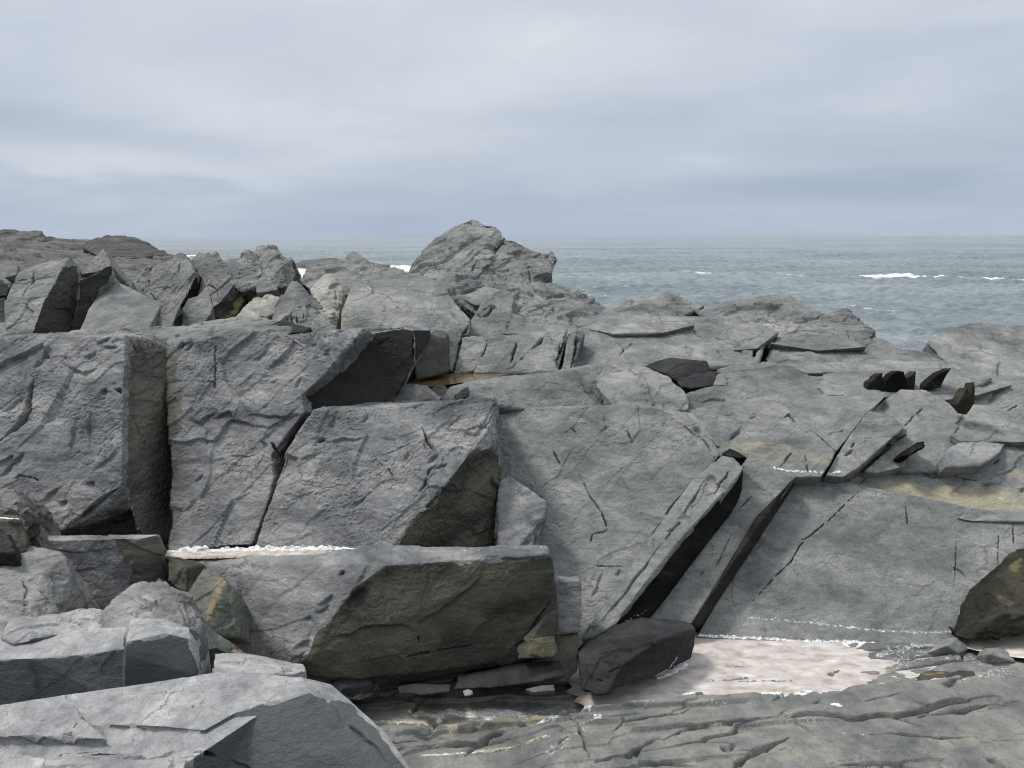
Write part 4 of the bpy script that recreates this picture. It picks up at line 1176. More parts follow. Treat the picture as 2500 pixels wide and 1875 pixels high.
# ---------------- shelf behind the left cliff tops
rock('rock_slab', 'long pale shelf running behind the tops of the left cliff blocks', 'slab', 'ridge', 'rough', [
    ('h', V((260, 818, 7.6), (320, 810, 7.8), (430, 800, 8.0), (505, 785, 8.2), (590, 773, 8.4), (650, 776, 8.4), (720, 800, 8.0), (700, 818, 7.65), (524, 832, 7.5), (400, 862, 7.3), (380, 845, 7.35)), (0, 0.6, -0.5), 0.95)], amp=0.6,
    cracks=[([(505, 830), (525, 795)], 3, 8), ([(575, 815), (590, 805)], 4, 12), ([(430, 825), (440, 818)], 6, 16)])
rock('rock', 'stone painted black for shade on the pale shelf behind the grey cliff block', 'rock', 'black', 'rough', [
    ('h', V((632, 818, 7.75), (655, 793, 7.95), (690, 781, 8.05), (725, 795, 8.0), (756, 802, 7.95), (745, 812, 7.8)), (0, 0.4, -0.2), 0.95)], amp=0.6)  # black stands for the shadow on this stone

# ---------------- left ridge of upright shards
rk = dict(group=None)
rock('rock_shard', 'low dark shard at the far left of the upright shards', 'shard', 'ridge', 'shard', [
    ('h', V((-550, 655, 9.6), (0, 645, 9.6), (45, 648, 9.6), (40, 670, 9.4), (0, 680, 9.2), (-550, 680, 9.2)), (0, 0.8, -0.6), 0.9),
    ('h', V((-550, 690, 9.2), (0, 668, 9.2), (28, 690, 9.1), (16, 722, 9.0), (-550, 725, 8.9)), (0, 0.5, -0.4), 0.9),
    ('h', V((-550, 725, 9.0), (12, 728, 8.95), (26, 760, 8.8), (16, 840, 8.4), (-550, 840, 8.4)), (0, 0.5, -0.4), 0.9)],
    amp=0.75, vox=0.65, stains=[('dark', [(5, 700), (10, 780)], 40, 0.8)])
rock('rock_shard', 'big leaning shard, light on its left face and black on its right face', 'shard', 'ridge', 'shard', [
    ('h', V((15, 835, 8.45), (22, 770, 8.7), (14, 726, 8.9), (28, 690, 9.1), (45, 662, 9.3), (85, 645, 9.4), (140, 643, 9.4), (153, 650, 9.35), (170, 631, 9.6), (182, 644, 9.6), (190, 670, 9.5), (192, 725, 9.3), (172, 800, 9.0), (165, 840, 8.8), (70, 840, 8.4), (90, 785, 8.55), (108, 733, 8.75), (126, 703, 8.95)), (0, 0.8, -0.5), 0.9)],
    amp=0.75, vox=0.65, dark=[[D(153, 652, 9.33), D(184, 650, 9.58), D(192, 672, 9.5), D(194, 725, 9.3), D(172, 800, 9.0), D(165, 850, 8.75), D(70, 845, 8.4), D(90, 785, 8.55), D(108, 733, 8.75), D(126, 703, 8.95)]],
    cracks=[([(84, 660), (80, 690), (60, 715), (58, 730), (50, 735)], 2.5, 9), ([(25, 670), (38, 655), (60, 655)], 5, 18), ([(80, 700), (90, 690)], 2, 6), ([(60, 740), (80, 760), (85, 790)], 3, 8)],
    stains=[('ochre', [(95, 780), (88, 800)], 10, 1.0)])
SN = (-0.38, -0.72, 0.58)
s1 = plane(240, 650, 9.55, SN); s2 = plane(220, 740, 9.1, (0.55, -0.8, 0.1))
rock('rock_shard', 'fin-shaped shard with a pale sharp tip and a black underside, left of the smooth hump', 'shard', 'ridge', 'shard', [
    ('p', [s1(253, 604), s1(258, 618), s1(263, 631), s1(270, 648), s1(262, 656), s1(250, 662), s1(222, 666), s1(196, 671), s1(194, 661), s1(212, 646), s1(232, 626)], (0.05, 0.3, -0.2), 0.9),
    ('p', [s2(270, 648), s2(271, 664), s2(263, 690), s2(245, 708), s2(226, 752), s2(205, 800), s2(190, 828), s2(166, 830), s2(180, 775), s2(193, 715), s2(193, 684), s2(235, 668), s2(258, 652)], (-0.05, 0.4, -0.2), 0.9)],
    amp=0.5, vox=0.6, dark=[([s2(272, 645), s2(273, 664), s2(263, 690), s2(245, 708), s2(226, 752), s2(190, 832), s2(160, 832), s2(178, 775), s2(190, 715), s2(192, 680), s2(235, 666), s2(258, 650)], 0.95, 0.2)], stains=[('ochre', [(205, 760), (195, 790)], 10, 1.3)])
rock('rock_shard', 'small grey knob behind the fin-shaped shard', 'shard', 'ridge', 'shard', [
    ('h', V((268, 660, 10.2), (276, 644, 10.3), (284, 670, 10.2), (280, 690, 10.1)), (0, 0.4, -0.3), 0.9),
    ('h', V((283, 692, 9.8), (293, 672, 9.9), (305, 670, 9.9), (322, 690, 9.8), (320, 710, 9.6)), (0, 0.4, -0.3), 0.9)], amp=0.75, vox=0.65)
rock('rock_outcrop', 'jagged grey outcrop closing the gaps behind the pointed shards of the left ridge', 'outcrop', 'ridge', 'shard', [
    ('h', V((150, 705, 10.6), (270, 676, 10.9), (330, 668, 11.0), (420, 648, 11.1), (470, 642, 11.2), (330, 760, 10.0), (200, 790, 9.8), (470, 740, 10.2)), (0, 0.8, -0.7), 0.95),
    ('h', V((440, 660, 11.0), (520, 640, 11.2), (560, 650, 11.2), (610, 662, 11.1), (680, 690, 10.8), (660, 760, 10.1), (560, 770, 9.95), (440, 760, 10.0)), (0, 0.8, -0.7), 0.95)],
    amp=2.2, vox=0.9)
rock('boulder', 'smooth light grey hump between the fin-shaped shard and the pointed shards', 'boulder', 'ridge', 'smooth', [
    ('h', V((247, 704, 9.4), (265, 685, 9.5), (290, 688, 9.5), (330, 710, 9.4), (385, 734, 9.2), (395, 742, 9.1), (365, 790, 8.7), (352, 825, 8.4), (185, 830, 8.4), (214, 760, 8.9), (270, 760, 8.75), (320, 760, 8.75)), (0, 0.6, -0.5), 0.9)], amp=0.7)
s3 = plane(410, 690, 9.9, SN)
rock('rock_shard', 'broad pointed shard with two low tips, left of the black slit', 'shard', 'ridge', 'shard', [
    ('p', [s3(318, 706), s3(328, 688), s3(340, 668), s3(356, 656), s3(372, 648), s3(400, 640), s3(420, 630), s3(432, 618), s3(444, 616), s3(454, 622), s3(460, 636), s3(467, 648), s3(472, 664), s3(478, 668), s3(473, 692), s3(455, 726), s3(441, 748), s3(415, 732), s3(394, 748), s3(355, 722)], (0.05, 0.6, -0.5), 0.9)],
    amp=0.9, vox=0.65, cracks=[([(361, 682), (366, 695)], 4, 30), ([(365, 712), (385, 740)], 2, 16), ([(372, 650), (350, 682)], 2.5, 18), ([(440, 640), (434, 672)], 2.5, 16)])
rock('rock_shard', 'thin black sliver painting the shade in the slit between the two tallest pointed shards', 'shard', 'jet', 'shard', [
    ('p', V((480, 663, 9.85), (479, 680, 9.78), (474, 698, 9.7), (462, 720, 9.58), (450, 738, 9.45), (438, 748, 9.4), (452, 724, 9.5), (465, 696, 9.65), (474, 676, 9.78)), (0.02, 0.25, -0.1), 0.95)], amp=0.2, vox=0.5)  # black piece added as the slit's shade
s4 = plane(495, 660, 10.0, SN)
rock('rock_shard', 'pointed shard just right of the black slit', 'shard', 'ridge', 'shard', [
    ('p', [s4(462, 648), s4(472, 630), s4(486, 615), s4(498, 620), s4(511, 615), s4(524, 628), s4(542, 652), s4(528, 668), s4(508, 690), s4(488, 720), s4(470, 732), s4(479, 690), s4(481, 662)], (0.05, 0.5, -0.5), 0.9)], amp=0.8, vox=0.65)
s5 = plane(545, 645, 10.55, SN)
rock('rock_shard', 'thin shard with a small nub on its tip in the left ridge', 'shard', 'ridge', 'shard', [
    ('p', [s5(510, 626), s5(519, 616), s5(527, 612), s5(534, 622), s5(542, 634), s5(556, 646), s5(574, 662), s5(602, 702), s5(575, 708), s5(548, 674), s5(525, 655)], (0.05, 0.5, -0.5), 0.9)], amp=0.7, vox=0.65)
s6 = plane(535, 700, 9.6, SN)
rock('rock_shard', 'tilted light plate with a black hollow under its right edge, in the left ridge', 'shard', 'ridge', 'shard', [
    ('p', [s6(504, 692), s6(516, 672), s6(530, 660), s6(545, 651), s6(556, 670), s6(567, 682), s6(572, 693), s6(557, 715), s6(534, 741), s6(520, 750), s6(512, 722)], (-0.05, 0.3, -0.25), 0.9)], amp=0.8, vox=0.6,
    cracks=[([(505, 692), (528, 706), (534, 738)], 2, 16)])
s7 = plane(470, 770, 8.95, SN)
rock('rock_shard', 'low smooth plate under the tilted light plate in the left ridge', 'shard', 'ridge', 'shard', [
    ('p', [s7(506, 693), s7(520, 748), s7(514, 766), s7(496, 792), s7(470, 806), s7(412, 822), s7(440, 765), s7(458, 728), s7(482, 722)], (-0.05, 0.3, -0.25), 0.9)], amp=0.7, vox=0.65)
rock('rock_shard', 'brown-black piece painting the shaded hollow right of the tilted light plate', 'shard', 'jet_olive', 'shard', [
    ('p', V((572, 690, 9.95), (590, 699, 9.95), (600, 722, 9.85), (590, 752, 9.65), (560, 795, 9.35), (500, 802, 9.2), (513, 766, 9.3), (533, 742, 9.45), (557, 715, 9.7)), (0, 0.4, -0.3), 0.95)], amp=0.9, vox=0.7, stains=[('ochre', [(585, 735), (565, 775)], 16, 0.9)],  # dark colour puts in the shade of the hollow
    cracks=[([(580, 700), (545, 770)], 3, 20), ([(592, 715), (560, 785)], 3, 20)])
s8 = plane(410, 770, 8.9, SN)
rock('rock_shard', 'narrow upright splinter leaning beside the smooth light hump', 'shard', 'ridge', 'shard', [
    ('p', [s8(394, 745), s8(404, 732), s8(412, 724), s8(422, 729), s8(430, 722), s8(440, 745), s8(427, 776), s8(418, 820), s8(362, 822), s8(380, 780)], (-0.03, 0.2, -0.15), 0.92)],
    amp=0.6, vox=0.6, cracks=[([(396, 748), (380, 785), (362, 815)], 3, 26)])
rock('rock_shard', 'thin black strip painting the shade along the right side of the narrow upright splinter', 'shard', 'jet', 'shard', [
    ('p', V((441, 745, 9.1), (450, 752, 9.12), (440, 785, 8.9), (426, 815, 8.7), (416, 818, 8.65), (427, 776, 8.88)), (0.02, 0.2, -0.1), 0.95)], amp=0.2, vox=0.5)  # shaded side of the splinter, put in as a black strip
rock('rock_outcrop', 'rugged knobbly tower with a dark right edge at the right of the left ridge', 'outcrop', 'ridge', 'shard', [
    ('h', V((560, 662, 10.2), (570, 640, 10.5), (590, 614, 10.8), (608, 605, 10.9), (622, 612, 10.8), (640, 660, 10.2), (628, 700, 9.8), (585, 712, 9.7), (566, 690, 9.9)), (0, 0.7, -0.6), 0.9),
    ('h', V((618, 612, 10.9), (630, 598, 11.0), (645, 597, 11.0), (662, 606, 10.9), (668, 600, 10.9), (690, 617, 10.8), (716, 630, 10.8), (725, 650, 10.8), (733, 690, 10.6), (700, 700, 10.0), (660, 705, 9.9), (640, 700, 9.9), (690, 650, 10.2)), (0, 0.7, -0.6), 0.9)],
    amp=1.7, vox=0.8, cracks=[([(620, 610), (625, 632), (640, 650)], 4, 14), ([(655, 640), (660, 660)], 3, 9), ([(640, 670), (665, 700)], 4, 12), ([(710, 640), (695, 690)], 4, 12), ([(690, 660), (700, 690)], 3, 9)],
    stains=[('dark', [(720, 640), (728, 670), (722, 692)], 15, 0.9), ('ochre', [(660, 650), (690, 665)], 22, 0.5)])  # dark entry paints the shade of the right edge
rock('rock_shard', 'small triangular plate leaning on the front of the knobbly tower', 'shard', 'ridge', 'shard', [
    ('h', V((627, 690, 9.9), (636, 664, 10.1), (646, 660, 10.1), (664, 685, 9.9), (680, 706, 9.7), (655, 712, 9.6), (628, 715, 9.6)), (0, 0.4, -0.4), 0.9)], amp=0.7, vox=0.65)
rock('boulder', 'pale cream fallen stones in the hollow below the knobbly tower', 'boulder', 'cream', 'pale', [
    ('h', V((575, 775, 9.2), (600, 745, 9.4), (622, 724, 9.6), (655, 716, 9.7), (672, 740, 9.5), (668, 785, 9.2), (600, 795, 9.0)), (0, 0.4, -0.3), 0.9)], amp=1.4)
rock('rock_shard', 'small pale stone with a shaded right side, resting in the hollow below the knobbly tower', 'shard', 'cream', 'pale', [
    ('h', V((632, 745, 9.35), (645, 722, 9.5), (662, 716, 9.55), (684, 728, 9.5), (672, 765, 9.25), (650, 775, 9.15), (635, 770, 9.15)), (0, 0.2, -0.2), 0.9)], amp=0.6)
rock('boulder', 'grey hump with a grooved dark foot in front of the knobbly tower', 'boulder', 'ridge', 'shard', [
    ('h', V((668, 765, 9.2), (690, 715, 9.5), (700, 697, 9.6), (712, 685, 9.7), (726, 685, 9.7), (735, 696, 9.65), (745, 716, 9.5), (768, 724, 9.45), (786, 748, 9.3), (782, 765, 9.15), (752, 808, 8.8), (668, 800, 8.8), (720, 755, 9.0)), (0, 0.5, -0.4), 0.9),
    ('h', V((750, 808, 8.75), (775, 755, 9.1), (800, 768, 9.15), (822, 812, 8.9)), (0, 0.3, -0.3), 0.9)],
    amp=0.75, vox=0.65, cracks=[([(700, 758), (728, 755), (742, 750)], 2.5, 8), ([(698, 772), (700, 788)], 2, 6), ([(710, 768), (712, 790)], 2, 6), ([(724, 768), (726, 790)], 2, 6), ([(740, 765), (742, 785)], 2, 6)],
    stains=[('dark', [(760, 775), (780, 790)], 26, 0.4)])
rock('boulder', 'cream-stained rounded boulder in the gap left of the broad smooth outcrop', 'boulder', 'cream', 'pale', [
    ('h', V((755, 705, 9.8), (775, 682, 10.0), (792, 668, 10.1), (808, 664, 10.1), (822, 674, 10.0), (838, 702, 9.9), (840, 718, 9.8), (828, 752, 9.5), (818, 812, 9.0), (785, 805, 9.0), (775, 740, 9.3)), (0, 0.5, -0.4), 0.9)],
    amp=1.3, cracks=[([(800, 705), (815, 694), (830, 690)], 3, 10), ([(822, 700), (820, 740)], 2, 7)], stains=[('dark', [(815, 775), (800, 790)], 34, 0.5)])
rock('rock_outcrop', 'low grey back ridge ending in a small sharp peak beside the white surf', 'outcrop', 'ridge', 'shard', [
    ('h', V((732, 690, 10.6), (736, 675, 10.8), (750, 655, 11.0), (775, 640, 11.2), (830, 640, 11.2), (845, 637, 11.2), (896, 640, 11.2), (930, 655, 11.1), (1000, 664, 11.0), (900, 720, 10.2), (780, 720, 10.2)), (0, 0.8, -0.8), 0.95),
    ('h', V((842, 640, 11.3), (852, 620, 11.4), (861, 610, 11.45), (874, 616, 11.4), (897, 638, 11.3), (925, 652, 11.2), (870, 665, 10.9)), (0, 0.5, -0.6), 0.95)], amp=1.5)
rock('rock_outcrop', 'broad smooth rounded outcrop in the middle, in front of the highest peak', 'outcrop', 'ridge', 'smooth', [
    ('h', V((828, 830, 8.9), (838, 750, 9.2), (862, 690, 9.7), (950, 666, 10.2), (1005, 666, 10.3), (1060, 682, 10.1), (1105, 722, 9.8), (1150, 785, 9.3), (1143, 812, 9.1), (1105, 908, 8.6), (1080, 880, 8.6), (1020, 830, 8.7), (960, 800, 8.8), (1050, 760, 9.1)), (0, 0.9, -0.5), 0.92)],
    amp=1.3, cracks=[([(1150, 782), (1130, 835), (1108, 905)], 7, 60), ([(1145, 785), (1125, 840), (1105, 905)], 5, 22), ([(1108, 755), (1130, 790)], 4, 14), ([(900, 680), (905, 672)], 4, 10), ([(965, 750), (975, 745)], 2, 6)],
    stains=[('ochre', [(845, 715), (835, 790)], 12, 0.9), ('salt', [(1030, 740), (1060, 720)], 30, 0.22)])

# ---------------- the peak
rock('rock_outcrop', 'highest rounded peak standing above the horizon, with a notched right shoulder', 'outcrop', 'ridge', 'rugged', [
    ('h', V((1000, 668, 12.2), (1030, 630, 12.6), (1046, 600, 12.9), (1060, 580, 13.0), (1082, 566, 13.1), (1106, 551, 13.2), (1136, 538, 13.3), (1152, 533, 13.35), (1160, 543, 13.3), (1182, 539, 13.3), (1202, 541, 13.3), (1224, 555, 13.2), (1231, 577, 13.1), (1238, 590, 12.9), (1200, 640, 12.2), (1150, 690, 11.6), (1050, 690, 11.7)), (0, 1.5, -1.4), 0.92),
    ('h', V((1200, 600, 12.8), (1235, 583, 13.0), (1256, 583, 13.0), (1276, 597, 12.9), (1300, 614, 12.8), (1322, 622, 12.7), (1340, 650, 12.5), (1340, 690, 12.2), (1250, 720, 11.6), (1150, 720, 11.4)), (0, 1.5, -1.2), 0.92),
    ('h', V((1318, 628, 12.6), (1334, 616, 12.7), (1346, 615, 12.7), (1357, 634, 12.65), (1357, 655, 12.6), (1350, 672, 12.5), (1342, 684, 12.4), (1320, 665, 12.4)), (0, 0.5, -0.3), 0.9),
    ('h', V((1050, 680, 11.7), (1150, 680, 11.7), (1250, 690, 11.9), (1345, 684, 12.3), (1375, 700, 12.2), (1400, 716, 12.1), (1442, 726, 12.0), (1470, 745, 11.8), (1495, 757, 11.7), (1470, 790, 11.2), (1400, 810, 10.6), (1250, 800, 10.3), (1180, 780, 10.2), (1110, 730, 10.6)), (0, 1.2, -0.8), 0.95)],
    amp=1.05, vox=1.0, cracks=[([(1150, 534), (1155, 548)], 3, 10), ([(1226, 556), (1232, 580), (1238, 588)], 4, 14), ([(1225, 588), (1238, 592)], 6, 18), ([(1098, 615), (1108, 605)], 2.5, 8), ([(1165, 630), (1150, 660), (1140, 675)], 2.5, 8), ([(1326, 638), (1342, 626)], 3, 9),
            ([(1290, 655), (1300, 690)], 2.5, 8), ([(1340, 720), (1360, 735)], 4, 12), ([(1310, 710), (1320, 720)], 4, 12), ([(1275, 645), (1310, 660)], 2.5, 7), ([(1120, 700), (1180, 690)], 2.5, 7)],
    stains=[('dark', [(1354, 645), (1350, 672)], 8, 0.9), ('dark', [(1228, 560), (1233, 580)], 8, 0.7), ('ochre', [(1140, 550), (1190, 560)], 20, 0.35)])
rock('rock_outcrop', 'tumbled grey rubble bank below the highest peak\'s right shoulder', 'outcrop', 'ridge', 'rugged', [
    ('h', V((1255, 760, 10.6), (1300, 730, 11.0), (1370, 740, 11.1), (1400, 735, 11.2), (1440, 745, 11.2), (1470, 765, 11.0), (1450, 790, 10.6), (1420, 815, 10.2), (1340, 830, 9.8), (1270, 820, 9.8)), (0, 0.7, -0.6), 0.9)],
    amp=0.7, cracks=[([(1340, 760), (1355, 745)], 4, 14), ([(1395, 765), (1390, 785)], 3, 10), ([(1430, 795), (1440, 780)], 4, 12)], stains=[('ochre', [(1330, 775), (1400, 775)], 30, 0.45), ('salt', [(1320, 775), (1345, 770)], 14, 0.3), ('dark', [(1455, 770), (1470, 770)], 12, 0.6)])

# ---------------- blocks over the puddle
rock('rock_block', 'large grey plate split by a long diagonal crack, behind the brown puddle', 'block', 'ridge', 'face', [
    ('h', V((1128, 828, 9.3), (1150, 786, 9.6), (1180, 735, 10.1), (1225, 703, 10.5), (1255, 720, 10.4), (1250, 760, 10.0), (1238, 815, 9.5), (1180, 835, 9.2)), (0, 0.6, -0.4), 0.92),
    ('h', V((1240, 815, 9.5), (1252, 765, 10.0), (1290, 785, 9.9), (1335, 800, 9.7), (1330, 815, 9.4)), (0, 0.5, -0.3), 0.92)],
    amp=1.6, cracks=[([(1229, 704), (1205, 745), (1170, 790)], 5, 22), ([(1180, 715), (1205, 740)], 2.5, 8), ([(1252, 745), (1235, 815)], 2, 7), ([(1168, 750), (1175, 780)], 2.5, 8)])
rock('rock_block', 'small grey block with a slanting top at the left end of the brown puddle', 'block', 'ridge', 'face', [
    ('h', V((1128, 825, 8.95), (1155, 820, 9.05), (1178, 820, 9.05), (1190, 836, 8.95), (1176, 870, 8.8), (1158, 905, 8.62), (1112, 915, 8.6), (1140, 860, 8.8)), (0, 0.5, -0.2), 0.95)], amp=1.3)
rock('rock_block', 'long grey block with slanting cracks standing along the brown puddle', 'block', 'ridge', 'face', [
    ('h', V((1188, 825, 9.0), (1260, 815, 9.15), (1330, 805, 9.25), (1345, 820, 9.1), (1346, 850, 8.9), (1360, 908, 8.62), (1240, 915, 8.6), (1160, 912, 8.6), (1180, 870, 8.78)), (0, 0.5, -0.2), 0.95),
    ('h', V((1330, 812, 9.2), (1362, 802, 9.3), (1386, 802, 9.3), (1386, 828, 9.2), (1376, 865, 8.9), (1362, 908, 8.62), (1345, 870, 8.75)), (0, 0.5, -0.2), 0.95)],
    amp=1.4, cracks=[([(1386, 812), (1374, 862), (1358, 906)], 6, 50), ([(1187, 830), (1172, 872), (1160, 905)], 6, 50), ([(1187, 832), (1175, 870), (1160, 905)], 5, 20), ([(1267, 820), (1258, 850), (1243, 905)], 2.5, 9), ([(1335, 810), (1315, 840), (1290, 865)], 5, 18), ([(1290, 865), (1245, 905)], 2, 7), ([(1340, 845), (1355, 870), (1358, 900)], 4, 14), ([(1384, 810), (1375, 850), (1362, 900)], 4, 16)],
    stains=[('salt', [(1160, 903), (1240, 905), (1350, 903)], 5, 0.4), ('dark', [(1380, 830), (1372, 870)], 9, 0.6)])
rock('rock_shard', 'narrow upright grey sliver right of the long puddle block', 'shard', 'ridge', 'face', [
    ('h', V((1388, 815, 9.3), (1405, 805, 9.45), (1428, 812, 9.45), (1412, 850, 9.1), (1398, 905, 8.75), (1370, 908, 8.7), (1380, 860, 8.95)), (0, 0.4, -0.3), 0.95)], amp=1.0,
    cracks=[([(1412, 812), (1406, 850), (1396, 902)], 5, 50), ([(1412, 812), (1405, 850)], 3, 10)])

# ---------------- right back ridge
rock('rock_outcrop', 'wide smooth grey plates at the left part of the right-hand ridge', 'outcrop', 'ridge', 'smooth', [
    ('h', V((1408, 815, 9.9), (1440, 780, 10.3), (1478, 760, 10.7), (1500, 775, 10.5), (1560, 768, 10.6), (1610, 785, 10.3), (1640, 840, 9.7), (1620, 895, 9.2), (1500, 905, 9.0), (1400, 905, 9.0)), (0, 0.8, -0.6), 0.95),
    ('h', V((1560, 790, 10.2), (1620, 770, 10.6), (1700, 775, 10.6), (1800, 770, 10.6), (1830, 800, 10.3), (1870, 830, 9.9), (1850, 890, 9.2), (1700, 900, 9.1), (1560, 900, 9.1)), (0, 0.8, -0.6), 0.95)],
    amp=1.9, cracks=[([(1850, 836), (1843, 860), (1836, 882)], 6, 50), ([(1850, 797), (1820, 830)], 3, 30), ([(1690, 800), (1720, 830)], 2, 16), ([(1850, 795), (1820, 828)], 3, 12), ([(1820, 828), (1795, 855)], 2, 7), ([(1848, 840), (1838, 880)], 4, 16), ([(1838, 870), (1868, 872)], 4, 12), ([(1500, 830), (1525, 850), (1510, 870)], 2, 6), ([(1525, 850), (1550, 835)], 2, 6), ([(1570, 810), (1585, 800)], 3, 8), ([(1745, 850), (1765, 875), (1780, 890)], 2, 7)],
    stains=[('salt', [(1540, 765), (1600, 775)], 14, 0.25)])
rock('rock_outcrop', 'rugged crest of the right-hand ridge with a low flat knob, against the sea', 'outcrop', 'ridge', 'rugged', [
    ('h', V((1468, 762, 11.0), (1490, 755, 11.2), (1528, 744, 11.4), (1570, 742, 11.5), (1574, 725, 11.6), (1590, 716, 11.7), (1622, 712, 11.7), (1646, 720, 11.7), (1656, 733, 11.6), (1692, 736, 11.5), (1722, 746, 11.4), (1660, 775, 10.8), (1540, 790, 10.4)), (0, 0.9, -0.8), 0.95),
    ('h', V((1690, 760, 11.2), (1770, 748, 11.3), (1832, 735, 11.4), (1870, 729, 11.5), (1888, 719, 11.6), (1905, 727, 11.5), (1930, 721, 11.5), (1948, 735, 11.4), (1972, 746, 11.3), (2000, 764, 11.2), (2030, 776, 11.0), (1950, 820, 10.4), (1800, 800, 10.5)), (0, 0.9, -0.8), 0.95),
    ('h', V((1850, 800, 10.5), (2000, 768, 10.9), (2035, 772, 11.0), (2038, 762, 11.1), (2064, 757, 11.1), (2070, 780, 11.0), (2100, 794, 10.8), (2132, 808, 10.6), (2140, 840, 10.2), (2060, 860, 9.8), (1880, 850, 9.8)), (0, 0.8, -0.7), 0.95)],
    amp=0.75, vox=1.2, cracks=[([(1650, 738), (1640, 728)], 2.5, 8), ([(1935, 790), (1955, 788)], 5, 14), ([(1968, 800), (1960, 815)], 3, 10), ([(1870, 800), (1875, 835)], 3, 9), ([(1990, 780), (2010, 770)], 2.5, 8)])
rock('rock_outcrop', 'low right end of the right-hand ridge sloping down to the sea', 'outcrop', 'ridge', 'smooth', [
    ('h', V((1870, 880, 9.6), (1900, 820, 10.1), (2000, 790, 10.5), (2090, 795, 10.6), (2132, 810, 10.5), (2155, 830, 10.3), (2200, 846, 10.1), (2215, 864, 9.9), (2150, 880, 9.6), (2000, 890, 9.3)), (0, 0.8, -0.6), 0.95)],
    amp=1.6, cracks=[([(2108, 820), (2122, 832), (2136, 814)], 5, 40), ([(2112, 800), (2125, 820), (2135, 830)], 4, 12), ([(2132, 818), (2125, 840), (2118, 845)], 5, 16), ([(1960, 800), (1972, 830)], 3, 9), ([(1870, 815), (1875, 840)], 3, 10)],
    stains=[('ochre', [(1970, 845), (1990, 850)], 14, 0.7)])
rock('rock_outcrop', 'pale striped outcrop at the right edge above the sea gap', 'outcrop', 'ridge', 'smooth', [
    ('h', V((2266, 838, 10.2), (2280, 816, 10.4), (2326, 818, 10.3), (2346, 804, 10.5), (2380, 789, 10.7), (2430, 794, 10.7), (2470, 806, 10.6), (2510, 815, 10.5), (3050, 830, 10.4), (3050, 950, 9.0), (2430, 935, 9.2), (2330, 900, 9.5), (2300, 880, 9.75)), (0, 0.9, -0.7), 0.95)],
    amp=1.6, cracks=[([(2300, 822), (2330, 850), (2350, 868)], 4, 8), ([(2335, 815), (2380, 860)], 4, 8), ([(2350, 810), (2360, 820)], 3, 7), ([(2430, 815), (2450, 845)], 3, 8), ([(2268, 845), (2290, 870), (2310, 882)], 4, 14), ([(2440, 880), (2435, 920)], 3, 8)])

# ---------------- shelves in the middle right
rock('rock_slab', 'long low grey shelf below the sea gap on the right', 'slab', 'ridge', 'smooth', [
    ('h', V((1750, 900, 9.0), (1800, 888, 9.2), (1900, 878, 9.4), (2010, 872, 9.6), (2120, 866, 9.7), (2230, 856, 9.9), (2290, 870, 9.7), (2330, 905, 9.2), (2300, 935, 8.8), (1950, 935, 8.75), (1770, 925, 8.8)), (0, 0.6, -0.4), 0.95)],
    amp=2.0, cracks=[([(1770, 908), (1950, 892), (2140, 880)], 3, 8), ([(1960, 918), (2050, 905), (2200, 895)], 3, 8), ([(2070, 910), (2110, 890)], 2, 6), ([(2000, 876), (2080, 884)], 3, 9)])
rock('rock_slab', 'pale rim shelf in front of the brown puddle with a curved crease', 'slab', 'ridge', 'smooth', [
    ('h', V((1080, 975, 7.6), (1100, 950, 7.72), (1145, 934, 8.0), (1180, 927, 8.12), (1280, 917, 8.3), (1400, 905, 8.5), (1430, 900, 8.55), (1440, 893, 8.75), (1500, 898, 8.8), (1450, 950, 8.2), (1500, 1025, 7.95), (1360, 1030, 7.92), (1230, 1025, 7.95), (1090, 1005, 7.75)), (0, 0.35, -0.35), 0.95)],
    amp=1.6, cracks=[([(1416, 908), (1440, 955), (1500, 1000)], 5, 14), ([(1250, 945), (1262, 955)], 2, 6), ([(1345, 990), (1355, 1005)], 2, 6)],
    stains=[('salt', [(1275, 1006), (1345, 1010)], 6, 0.9), ('salt', [(990, 945), (1110, 940), (1180, 928)], 5, 0.35)])
rock('boulder', 'rounded cream-grey knob in the middle with a rough right end', 'boulder', 'ridge', 'rough', [
    ('h', V((1448, 935, 8.35), (1470, 912, 8.55), (1500, 902, 8.65), (1545, 897, 8.7), (1580, 900, 8.7), (1630, 920, 8.55), (1665, 952, 8.3), (1682, 982, 8.05), (1680, 1000, 7.9), (1600, 1010, 7.7), (1510, 1005, 7.7)), (0, 0.5, -0.4), 0.9)], amp=0.7,
    cracks=[([(1570, 910), (1595, 990)], 3, 8), ([(1590, 990), (1600, 975)], 3, 8)])
rock('rock_block', 'black stone with a grey diagonal band behind the rounded knob', 'block', 'black', 'face', [
    ('h', V((1575, 895, 8.95), (1600, 884, 9.0), (1636, 875, 9.1), (1662, 877, 9.1), (1690, 881, 9.1), (1726, 883, 9.1), (1732, 908, 8.95), (1700, 935, 8.75), (1660, 935, 8.7), (1620, 910, 8.75)), (0, 0.4, -0.3), 0.95)], amp=1.3,
    stains=[('salt', [(1638, 878), (1615, 908)], 6, 0.35)], cracks=[([(1660, 880), (1645, 920)], 2.5, 8)])
rock('rock', 'small charcoal boulder in front of the black banded stone', 'rock', 'black', 'rough', [
    ('h', V((1650, 930, 8.65), (1700, 910, 8.75), (1750, 907, 8.75), (1752, 940, 8.5), (1690, 948, 8.4), (1665, 944, 8.45)), (0, 0.3, -0.2), 0.95)], amp=0.5)
rock('rock', 'small grey rounded stone at the right end of the charcoal boulders', 'rock', 'ridge', 'rough', [
    ('h', V((1740, 938, 8.5), (1752, 912, 8.65), (1766, 912, 8.65), (1778, 932, 8.55), (1777, 942, 8.45)), (0, 0.25, -0.2), 0.95)], amp=0.4)
